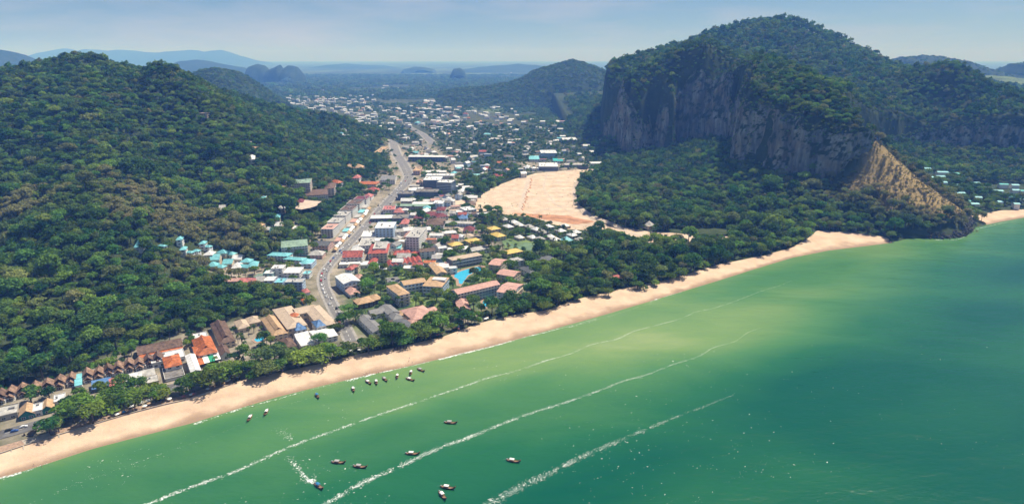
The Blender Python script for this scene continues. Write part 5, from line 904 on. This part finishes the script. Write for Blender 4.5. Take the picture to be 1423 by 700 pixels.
# ============================================================ vegetation
def crown_mesh(name, r, hgt, nl, nleaf, size, seed, flat_=.75):
    g = np.random.default_rng(seed); c = np.zeros((nl, 3)); rr = np.zeros(nl)
    for i in range(nl):
        a = g.uniform(0, 6.28); d = r*.62*math.sqrt(g.uniform(0, 1)); rr[i] = r*g.uniform(.34, .56); c[i] = (d*math.cos(a), d*math.sin(a), hgt-rr[i]*flat_-abs(d)*g.uniform(.3, 1.35))
    k = g.choice(nl, nleaf, p=rr**2/(rr**2).sum()); d = g.normal(0, 1, (nleaf, 3)); d /= np.linalg.norm(d, axis=1)[:, None]; d[:, 2] = np.where(d[:, 2] < -.35, -d[:, 2]*.6, d[:, 2])
    p = c[k]+d*(rr[k]*g.uniform(.62, 1.18, nleaf))[:, None]*np.array([1, 1, flat_])
    n = d+g.normal(0, .55, (nleaf, 3)); n /= np.linalg.norm(n, axis=1)[:, None]; t = np.cross(n, g.normal(0, 1, (nleaf, 3))); t /= np.linalg.norm(t, axis=1)[:, None]; b = np.cross(n, t); s = (size*g.uniform(.6, 1.4, nleaf))[:, None]
    v = np.stack([p-t*s, p-b*s*.6, p+t*s, p+b*s*.6], 1).reshape(-1, 3); f = np.arange(nleaf*4).reshape(-1, 4)
    return v, f, c, rr
def trunk_mb(r, hgt, c, rr, seed):
    mb = MB(); q = R.uniform(-.4, .4); top = hgt*.55
    mb.tube([(0, 0, -1.2), (q*.3, 0, top*.5), (q, -q, top)], [r*.075, r*.055, r*.045], 6)
    for i in range(min(4, len(c))): mb.tube([(q, -q, top*.85), tuple((np.array([q, -q, top])+c[i])/2), tuple(c[i])], [r*.04, r*.03, r*.012], 4)
    return mb
CROWN, TRUNK, WHOLE, LOW = [], [], [], []
for i in range(6):
    r, hg = (1.0, 1.0)
    hgt = (10, 12, 9, 13, 11, 8)[i]; rad = (5.2, 5.0, 5.6, 4.8, 6.2, 4.2)[i]
    v, f, c, rr = crown_mesh('crown', rad, hgt, (9, 11, 8, 12, 13, 7)[i], 760, .62, 20+i, (.72, .8, .6, .95, .6, .8)[i])
    CROWN.append(mesh('crown', v, f, ['leaf'])); tm = trunk_mb(rad, hgt, c, rr, i); TRUNK.append(tm.mesh('trunk', ['bark']))
    fl_ = [tuple(q) for q in f.tolist()]+[tuple(k+len(v) for k in q) for q in tm.f]
    WHOLE.append(mesh('tree', np.concatenate([v, np.array(tm.v)]), fl_, ['leaf', 'bark'], [0]*len(f)+[1]*len(tm.f)))
    v, f, c, rr = crown_mesh('low', rad, hgt, (6, 7, 6, 8, 8, 5)[i], 170, .95, 60+i, (.72, .8, .6, .95, .6, .8)[i]); LOW.append(mesh('tree', v, f, ['leaf']))
CLUMP = []
for i in range(3):
    v, f, c, rr = crown_mesh('clump', 11, 10, 12, 150, 2.0, 90+i, .6); CLUMP.append(mesh('tree_clump', v, f, ['leaf']))
def palm_mesh(seed, hgt):
    g = random.Random(seed); mb = MB(); lean = g.uniform(-1.3, 1.3); top = (lean, g.uniform(-.6, .6), hgt)
    mb.tube([(0, 0, -1), (lean*.15, 0, hgt*.35), (lean*.5, top[1]*.5, hgt*.7), top], [.24, .18, .15, .13], 5)
    fr = MB()
    for k in range(15):
        a = k*2.4+g.uniform(-.3, .3); L = g.uniform(2.6, 3.5); up = g.uniform(-.1, .9); d = (math.cos(a), math.sin(a)); n = (-d[1], d[0]); pts = []
        for j in range(6):
            t = j/5; rr = L*t*(1-.12*t); z = hgt+up*L*t*.9-1.25*L*t*t*(.6+.4*(1-up)); w = .52*math.sin(math.pi*(.12+.86*t))+.03; pts.append((top[0]+d[0]*rr, top[1]+d[1]*rr, z, w))
        vs = []
        for x, y, z, w in pts: vs += [(x-n[0]*w, y-n[1]*w, z-w*.55), (x, y, z), (x+n[0]*w, y+n[1]*w, z-w*.55)]
        fr.add(vs, [q for j in range(5) for q in ((3*j, 3*j+1, 3*j+4, 3*j+3), (3*j+1, 3*j+2, 3*j+5, 3*j+4))])
    return mb, fr
PT, PF, PW = [], [], []
for i, hh in enumerate((8, 10, 11.5, 9)):
    mb, fr = palm_mesh(i, hh); PT.append(mb.mesh('trunk', ['bark'])); PF.append(fr.mesh('fronds', ['palm'])); k = len(fr.v)
    PW.append(mesh('palm', fr.v+mb.v, fr.f+[tuple(j+k for j in q) for q in mb.f], ['palm', 'bark'], [0]*len(fr.f)+[1]*len(mb.f)))

def scatter_stuff(name, pts, scale, var, tint, dry, protos):
    me = bpy.data.meshes.new(name); me.from_pydata(pts.tolist(), [], []); n = len(pts)
    attr(me, 'sc', scale); attr(me, 'var', var); attr(me, 'tint', tint); attr(me, 'dry', dry); attr(me, 'rz', RNG.uniform(0, 6.28, n))
    o = obj(name, me, kind='stuff'); ng = bpy.data.node_groups.new(name, 'GeometryNodeTree'); ng.interface.new_socket('Geometry', in_out='INPUT', socket_type='NodeSocketGeometry'); ng.interface.new_socket('Geometry', in_out='OUTPUT', socket_type='NodeSocketGeometry')
    gi, go = ng.nodes.new('NodeGroupInput'), ng.nodes.new('NodeGroupOutput'); mp_ = ng.nodes.new('GeometryNodeMeshToPoints'); ng.links.new(gi.outputs[0], mp_.inputs[0]); j = ng.nodes.new('GeometryNodeJoinGeometry')
    def na(nm):
        q = ng.nodes.new('GeometryNodeInputNamedAttribute'); q.data_type = 'FLOAT'; q.inputs[0].default_value = nm; return q.outputs[0]
    sc, vr, rz = na('sc'), na('var'), na('rz'); cx = ng.nodes.new('ShaderNodeCombineXYZ'); ng.links.new(rz, cx.inputs[2])
    for i, pm_ in enumerate(protos):
        po = bpy.data.objects.new(pm_.name, pm_); oi = ng.nodes.new('GeometryNodeObjectInfo'); oi.inputs['Object'].default_value = po; oi.inputs['As Instance'].default_value = True
        cmp_ = ng.nodes.new('FunctionNodeCompare'); cmp_.data_type = 'FLOAT'; cmp_.operation = 'EQUAL'; cmp_.inputs[1].default_value = i; cmp_.inputs['Epsilon'].default_value = .1; ng.links.new(vr, cmp_.inputs[0])
        ip = ng.nodes.new('GeometryNodeInstanceOnPoints'); ng.links.new(mp_.outputs[0], ip.inputs['Points']); ng.links.new(cmp_.outputs[0], ip.inputs['Selection']); ng.links.new(oi.outputs['Geometry'], ip.inputs['Instance']); ng.links.new(cx.outputs[0], ip.inputs['Rotation']); ng.links.new(sc, ip.inputs['Scale']); ng.links.new(ip.outputs[0], j.inputs[0])
    ng.links.new(j.outputs[0], go.inputs[0]); md = o.modifiers.new('scatter', 'NODES'); md.node_group = ng
    return o
def in_view(x, y, z, mx=110, my=60):
    u, v_ = pix(x, y, z); return (u > -mx) & (u < W+mx) & (v_ < HP+my)
def cells(x0, x1, y0, y1, s):
    a, b = np.meshgrid(np.arange(x0, x1, s), np.arange(y0, y1, s)); x = a.ravel()+RNG.uniform(-.46, .46, a.size)*s; y = b.ravel()+RNG.uniform(-.46, .46, a.size)*s; return x, y
FOOT = globals().get('FOOT', [])
def blocked(x, y, pad=1.5):
    b = np.zeros(len(x), bool)
    x0, x1, y0, y1 = x.min()-40, x.max()+40, y.min()-40, y.max()+40
    for cx, cy, ang, w_, d_ in FOOT:
        if cx < x0 or cx > x1 or cy < y0 or cy > y1: continue
        c, s_ = math.cos(ang), math.sin(ang); a_, e_ = (x-cx)*c+(y-cy)*s_, -(x-cx)*s_+(y-cy)*c; b |= (abs(a_) < w_/2+pad) & (e_ < d_/2+pad) & (e_ > -d_/2-pad-5)
    for q, m_ in ([(CLEAR, 1), (CLEAR2, 1), (CLEAR3, 1), (POND, 1), (TERR, -2), (SHADE_CAR, 0), (OPENP, 0)]+[(q, 1) for q in POOLS]): b |= poly_sd(q, x, y) > -m_
    for q in POOLS: b |= poly_sd(q, x, y+13) > -4
    b |= poly_sd(CLEAR, x, y+13) > 0; b |= poly_sd(CLEAR4, x, y+6) > 0
    for q in TRACKS: b |= (line_d(q, x, y) < 6) | (line_d(q, x, y+9) < 6)
    b |= line_d(RC[::8], x, y) < 14; b |= line_d(BC[::6], x, y) < 6.5
    return b
OPENP = gpoly([(-160,620),(0,574),(60,560),(96,556),(88,592),(60,606),(0,640),(-160,690)])
POOLS = globals().get('POOLS', [])
def massif_free(x, y): return poly_sd(APP, x, y) < 0
def slope(x, y, e=4): return np.hypot(ground(x+e, y)-ground(x-e, y), ground(x, y+e)-ground(x, y-e))/(2*e)
BEACH_TREES = [(101,570,9,.9),(92,576,7,.9),(118,566,9,1.0),(140,565,10,.9),(128,580,9,1.0),(150,556,9,.7),(165,550,9,.5),(178,552,8,.5),(224,548,8,.8),(200,541,7,.5),(212,536,6,.6),(268,537,9,.6),(282,530,7,.5),(300,527,9,.6),(320,520,9,.5),(297,512,7,.5),(322,510,7,.6),
    (352,508,9,.1),(366,498,10,.1),(382,500,10,.1),(398,492,9,.15),(371,515,9,.15),(352,520,8,.2),(392,510,9,.2),(426,500,10,.7),(438,494,9,.8),(415,505,9,.8),(448,500,8,.6),(443,474,7,.3),(456,486,7,.6),(472,490,9,.4),(484,484,7,.4),(477,447,8,.2),(466,455,6,.3),(494,440,8,.3),(484,430,7,.4),(512,484,8,.4),(521,478,8,.5),(538,470,8,.5),(530,478,7,.5),(560,474,7,.3),(570,467,7,.5),(585,466,8,.5),(598,464,8,.4),(612,460,7,.5),(606,452,7,.4),(628,452,8,.5),(640,446,8,.5),(655,442,7,.6),(664,443,6,.5),(700,436,6,.5),(709,430,8,.6),(722,424,8,.6),(735,424,8,.5),(747,418,8,.5),(738,412,7,.4),(757,425,7,.6),(765,414,8,.5),(780,410,8,.5),(795,405,8,.4),(802,412,7,.4),(812,402,7,.5),(828,405,7,.4),(842,398,7,.3),(846,406,6,.4),(862,392,7,.5),(880,388,9,.5),(886,396,8,.4),(900,385,8,.4),(910,392,7,.5),(917,384,7,.4),(930,384,7,.5),(944,380,8,.4),(950,372,7,.4),(965,372,8,.5),(978,368,7,.4),(990,362,7,.4),(1003,358,7,.5),(1020,352,7,.5),(1036,350,7,.5),(1052,346,7,.5),(1066,344,7,.5),(1080,340,8,.5),(1095,336,8,.5),(1108,332,8,.4),(1118,328,8,.5),
    (836,331,11,.15),(846,335,9,.15),(860,330,9,.15),(868,333,8,.15),(680,330,8,.2),(670,318,8,.2),(690,345,7,.2)]
TX = []                                   # every tree: x, y, z, radius factor, tint, dry, zone
for u, v_, r_, t_ in BEACH_TREES:
    x, y, z = GG(u, v_, 5); TX.append((x, y, z, r_/4.4*(.66 if 600 < u < 745 else 1), t_, .25 if t_ < .18 and u < 420 and u > 340 else 0, 0))
VILLAS = gpoly([(680,300),(745,303),(815,318),(820,352),(700,358),(676,330)])
FARURB2 = gpoly([(395,140),(520,135),(700,150),(800,190),(850,222),(700,250),(640,250),(560,205),(500,180)])
def dry_at(x, y):
    d = np.zeros(len(x))
    for u, v_, zz, s_ in ((240,255,95,85),(215,240,105,60),(300,165,185,80),(320,185,160,60),(35,235,120,60),(20,260,100,40),(270,290,75,55),(330,215,110,50),(150,190,150,60),(205,165,190,40),(170,250,110,50)):
        cx, cy = G(u, v_, zz); d += np.exp(-((x-cx)**2+(y-cy)**2)/(s_*.78)**2)
    return d
def add_band(x0, x1, y0, y1, s, rs, wide=False):
    x, y = cells(x0, x1, y0, y1, s); z = ground(x, y)
    k = (y > yb(x)+2.5) & in_view(x, y, z) & ~blocked(x, y, 2.5); x, y, z = x[k], y[k], z[k]
    sl_ = slope(x, y); k = sl_ < np.where(x > 230, 8, 3.2); x, y, z, sl_ = x[k], y[k], z[k], sl_[k]
    ub, dg, fl = cover(x, y); keep = RNG.uniform(0, 1, len(x)) > np.where(ub > .3, .30, 0)*np.where(y < 1500, 1, .6)+dg*.15+np.where(poly_sd(FARURB2, x, y) > 0, .45, 0)+np.where(poly_sd(RESORT, x, y) > 0, .08, 0)+np.where(poly_sd(VILLAS, x, y) > 0, .35, 0); keep &= ~((line_d(RC[::8], x, y) < 32) & (RNG.uniform(0, 1, len(x)) < .85))
    x, y, z, dg, ub, sl_ = x[keep], y[keep], z[keep], dg[keep], ub[keep], sl_[keep]; n = len(x)
    big = .5+.5*fbm(x/130, y/130, o=3); t = np.clip(.34+.45*fbm(x/75+9, y/75, o=3)+RNG.normal(0, .24, n), 0, 1)
    dd = dry_at(x, y); dry = np.clip(sm(.25, 1.1, dd+.55*noise(x/25, y/25)+RNG.normal(0, .3, n)-.32)*.75, 0, 1)+(RNG.uniform(0, 1, n) > .95)*RNG.uniform(.2, .7, n)
    rs_ = (poly_sd(RESORT, x, y) > 0) | (poly_sd(VILLAS, x, y) > 0); t = np.where(rs_, t+.18, t); k2 = sm(125, 70, line_d(rl3, x, y))*sm(1080, 1040, y); dry = np.clip(dry+dg*1.0+k2*RNG.uniform(0, .8, n), 0, 1); t = np.clip(t+.15*dd, 0, 1)
    sc = s*rs*np.exp(np.clip(RNG.normal(-.03, .33, n), -.6, np.where(y > 1100, .32, .62)))*(1+.22*fbm(x/60, y/60+40, o=2))*(1-.62*dg)*np.where(sl_ > 1.3, np.where(sl_ > 3, .42, .6), 1)*np.where(dd > .6, .85, 1)*np.where(ub > .4, .72, 1)*np.where(poly_sd(FARURB2, x, y) > 0, .66, 1)*np.where(rs_, .62, 1)
    for q in zip(x, y, z, sc, t, dry, np.ones(n)): TX.append(q)
add_band(-750, 700, 330, 800, 8.8, .145); add_band(-1050, 900, 800, 1250, 8.4, .138); add_band(-1400, 1500, 1250, 1750, 9.6, .135); add_band(-1700, 2100, 1750, 2400, 13, .13); add_band(250, 2200, 2400, 3000, 17, .13)
TX = np.array(TX); nb = len(BEACH_TREES)
px_size = TX[:, 3]/np.hypot(TX[:, 0], TX[:, 1]); uu, vv = pix(TX[:, 0], TX[:, 1], TX[:, 2]+6)
px_size = np.where((uu > 0) & (uu < W) & (vv < HP), px_size, 0); px_size[:nb] = 1; order = np.argsort(-px_size); ind, rest = order[:300], order[300:]
def tree_label(x, y, z, t, dry, zone):
    u, v_ = pix(x, y, z)
    if zone == 0:
        if u < 235: return 'bright green spreading tree shading the promenade in front of the brown bungalows', 'shade trees by the promenade'
        if u < 340: return 'green leafy tree at the sand edge below the orange-roofed houses', 'trees below the orange roofs'
        if 340 < u < 405: return 'dull olive casuarina-like tree in the grove behind the wide shady sand', 'dull olive grove trees'
        if u < 500: return 'green tree around the white roofs where the main road meets the beach', 'trees at the road end'
        if u < 625: return 'small green tree between the grey-roofed resort and the sand', 'trees before the grey roofs'
        if u < 745: return 'green tree in the belt between the pink-roofed hotel and the sand', 'trees before the pink hotel'
        if u > 1000: return 'green tree at the sand edge below the forested cliff foot', 'trees below the cliff foot'
        if v_ < 345: return 'dark round-crowned tree standing at the edge of the bare sandy field', 'dark trees by the field'
        return 'green tree in the wide belt between the villas and the beach', 'belt trees beyond the hotel'
    if y > yb(np.array(x))+60 and poly_sd(LHP, np.array([x]), np.array([y]))[0] > 0:
        return ('dry brownish tree' if dry > .4 else 'yellow-green tree' if t > .5 else 'dark green tree')+(' on the hill foot behind the brown bungalow row' if u < 185 else ' on the forest edge near the '+near(x, y, 7)), 'hill foot trees'
    return ('dry brownish tree' if dry > .4 else 'light green tree' if t > .5 else 'dark green tree')+' near the '+near(x, y), 'trees between the beach houses'
for k, i in enumerate(ind):
    x, y, z, s_, t_, d_, zn = TX[i]; m_ = int(RNG.integers(0, 6)); lb, gp = tree_label(x, y, z, t_, d_, zn); e = obj('broadleaf_tree', None, loc=(x, y, z-.1), rz=RNG.uniform(0, 6.28), label=lb, cat='tree', group=gp)
    e.scale = (s_, s_, s_*(.85 if zn else .62)); e.empty_display_size = .5; c_ = obj('crown', CROWN[m_], e); c_['tint'] = float(t_); c_['dry'] = float(d_); obj('trunk', TRUNK[m_], e)
ui, vi = uu[rest], vv[rest]; T2 = TX[rest]; nearm = T2[:, 1] < 1250
for nm, sel in (('hillside_forest', nearm & (T2[:, 0] < -130)), ('coastal_woodland', nearm & (T2[:, 0] >= -130))):
    q = T2[sel].copy(); vr = RNG.integers(0, 6, len(q)); pk = (RNG.uniform(0, 1, len(q)) < .07) & (q[:, 2] < 120); vr[pk] = RNG.integers(6, 10, pk.sum()); q[pk, 3] = RNG.uniform(1.0, 1.5, pk.sum()); big_ = RNG.uniform(0, 1, len(q)) < .035; q[big_ & ~pk, 3] *= 1.4; scatter_stuff(nm, q[:, :3]-[0, 0, .3], q[:, 3], vr, q[:, 4], q[:, 5], WHOLE+PW)
for nm, sel in (('far_hillside_forest', ~nearm & (T2[:, 0] < -250)), ('valley_woodland', ~nearm & (T2[:, 0] >= -250) & (T2[:, 0] < 230)), ('mountain_forest', ~nearm & (T2[:, 0] >= 230))):
    q = T2[sel]; scatter_stuff(nm, q[:, :3]-[0, 0, .6], q[:, 3], RNG.integers(0, 6, len(q)), q[:, 4]*.8, q[:, 5], LOW)
# far plain and hills
x, y = cells(-6500, 6000, 4300, 9500, 62); k = in_view(x, y, 3+0*x, 40) & (fbm(x/520, y/1100, o=4) < .22); q = np.stack([x, y, 1+0*x], -1)[k]; n = len(q); scatter_stuff('far_plain_groves', q, RNG.uniform(1.6, 3.4, n), RNG.integers(0, 3, n), RNG.uniform(0, .4, n), RNG.uniform(0, .2, n), CLUMP)
x, y = cells(-2600, 2400, 2400, 4300, 24); z = base_z(x, y); k = in_view(x, y, z, 40) & (fbm(x/260, y/420, o=3) > -.28) & (massif_free(x, y)); k &= ~((RNG.uniform(0, 1, len(x)) < .5) & (poly_sd(FARURB, x, y) > 0))
q = np.stack([x, y, z-1], -1)[k]; n = len(q); scatter_stuff('plain_tree_cover', q, RNG.uniform(.7, 1.25, n), RNG.integers(0, 3, n), np.clip(.2+.3*noise(q[:, 0]/150, q[:, 1]/150), 0, 1), RNG.uniform(0, .15, n), CLUMP)
for nm, hv_ in zip(('far_hill_trees',)*3, FH):
    hv_ = hv_[RNG.uniform(0, 1, len(hv_)) < (.55 if hv_[0, 1] < 3750 else .3)]; n = len(hv_); scatter_stuff(nm, hv_-[0, 0, 2]+RNG.normal(0, 2.5, (n, 3))*[1, 1, .2], RNG.uniform(.6, 1.1, n), RNG.integers(0, 3, n), RNG.uniform(0, .45, n), RNG.uniform(0, .2, n), CLUMP)
x, y = cells(480, 720, 900, 1110, 3.4); _, dg, _ = cover(x, y); k = (dg > .12) & (RNG.uniform(0, 1, len(x)) < .8) & (slope(x, y) < 2.5); q = np.stack([x, y, ground(x, y)-.3], -1)[k]; n = len(q)
scatter_stuff('dry_hillside_scrub', q, RNG.uniform(.10, .30, n), RNG.integers(0, 6, n), RNG.uniform(.3, 1, n), np.clip(RNG.normal(.85, .25, n), 0, 1), LOW)
x, y = cells(-80, 330, 700, 1700, 4.5); sdc = poly_sd(CLEAR, x, y); k = (sdc > -2) & (RNG.uniform(0, 1, len(x)) < .5*np.exp(-np.maximum(sdc, 0)/7)+.10*(fbm(x/25, y/40, o=3) > .3)); q = np.stack([x, y, 3.1+0*x], -1)[k]; n = len(q)
scatter_stuff('field_weeds', q, RNG.uniform(.06, .2, n), RNG.integers(0, 6, n), RNG.uniform(.2, .9, n), RNG.uniform(.1, .7, n), LOW)
# scrub on the cliff ledges
SI = np.tile(np.arange(len(CF)//45)*2.6, 45); colm = fbm(SI/34+8, SI*0+1, o=3)
cc = CV[CF].mean(1); e1 = CV[CF[:, 1]]-CV[CF[:, 0]]; e2 = CV[CF[:, 3]]-CV[CF[:, 0]]; nn = np.cross(e1, e2); nn /= np.linalg.norm(nn, axis=1)[:, None]+1e-9
zz = np.abs(nn[:, 2]); CH = np.repeat(np.linspace(0, 1, 45), len(CF)//45); k = (RNG.uniform(0, 1, len(cc)) < .02+.12*sm(.3, .75, zz)+.13*sm(.62, 1, CH)+.16*sm(.15, .4, colm)) & (fbm(cc[:, 0]/40, cc[:, 2]/45, cc[:, 1]/40, o=3)+.5*sm(.6, 1, CH) > .06-.4*sm(.1, .4, colm)); q = cc[k]-[0, 0, 2.0]; n = len(q)
scatter_stuff('cliff_scrub', q, RNG.uniform(.28, .62, n), RNG.integers(0, 6, n), RNG.uniform(.05, .5, n), (RNG.uniform(0, 1, n) > .8)*.5, LOW)
# palms
PALM_PX = [(u, v_) for u, v_ in ((500,402),(507,405),(520,412),(571,430),(585,425),(592,440),(578,445),(560,425),(605,418),(615,425),(545,455),(550,460),(533,445),(625,428),(635,438),(650,425),(663,415),(665,425),(700,415),(640,370),(668,372),(655,395),(676,388),(690,382),(598,345),(630,322),(655,340),(610,350),(505,345),(430,470),(340,480),(345,462),(352,456),(330,470),(375,472),(290,440),(275,445),(255,450),(235,455),(222,460),(210,463),(200,470),(190,472),(300,432),(320,430),(335,425),(265,440),(246,458))]
for (a0, b0, a1, b1, n_) in ((690,305,810,350,46), (600,325,690,350,14), (740,350,1000,395,70), (905,325,1040,350,46), (640,395,730,435,16), (500,430,610,470,18), (280,345,360,372,16), (560,300,700,345,16), (450,395,500,470,10)):
    for i in range(n_): PALM_PX.append((R.uniform(a0, a1), R.uniform(b0, b1)))
np_ = 0
for u, v_ in PALM_PX:
    x, y, z = GG(u, v_, 5)
    if y < yb(np.array(x))+3 or blocked(np.array([x]), np.array([y]), .6)[0]: continue
    i = R.randrange(4); s_ = R.uniform(.85, 1.3); np_ += 1
    lb, gp = (('coconut palm among the villas beside the green pond', 'palms around the villas') if u > 685 and v_ < 352 else ('coconut palm rising from the tree belt along the beach', 'palms in the beach belt') if u > 735 else ('coconut palm near the '+near(x, y), 'palms in the hotel gardens') if u > 490 else ('coconut palm at the hill foot behind the left beach houses', 'palms at the hill foot'))
    e = obj('coconut_palm', None, loc=(x, y, z), rz=R.uniform(0, 6.28), label=lb, cat='palm tree', group=gp); e.scale = (s_,)*3
    obj('trunk', PT[i], e); c_ = obj('fronds', PF[i], e); c_['tint'] = R.uniform(.1, .7); c_['dry'] = 0.0
x, y = cells(150, 520, 850, 1250, 7.5); u_, v__ = pix(x, y, 5+0*x); k = (u_ > 800) & (u_ < 1110) & (v__ > 285) & (v__ < 335) & (y > yb(x)+4) & ~blocked(x, y, 1) & (RNG.uniform(0, 1, len(x)) < .55)
q = np.stack([x, y, ground(x, y)], -1)[k]; n = len(q); scatter_stuff('palm_grove', q, RNG.uniform(.9, 1.4, n), RNG.integers(0, 4, n), RNG.uniform(.1, .6, n), RNG.uniform(0, .2, n), PW)

# ============================================================ air
mb = MB(); mb.box(-41000, -3000, -12, 41000, 43000, 700); hz = mb.mesh('haze', [])
hm = bpy.data.materials.new('haze_air'); hm.use_nodes = True; t = hm.node_tree; t.nodes.clear(); o_ = N(t, 'ShaderNodeOutputMaterial'); pv = N(t, 'ShaderNodeVolumePrincipled')
pv.inputs['Color'].default_value = (.14,.34,.97, 1); pv.inputs['Density'].default_value = 1.35e-4; pv.inputs['Anisotropy'].default_value = -.1; pv.inputs['Absorption Color'].default_value = (.95,.95,.95, 1)
t.links.new(pv.outputs[0], o_.inputs['Volume']); hz.materials.append(hm); obj('haze', hz, kind='stuff')
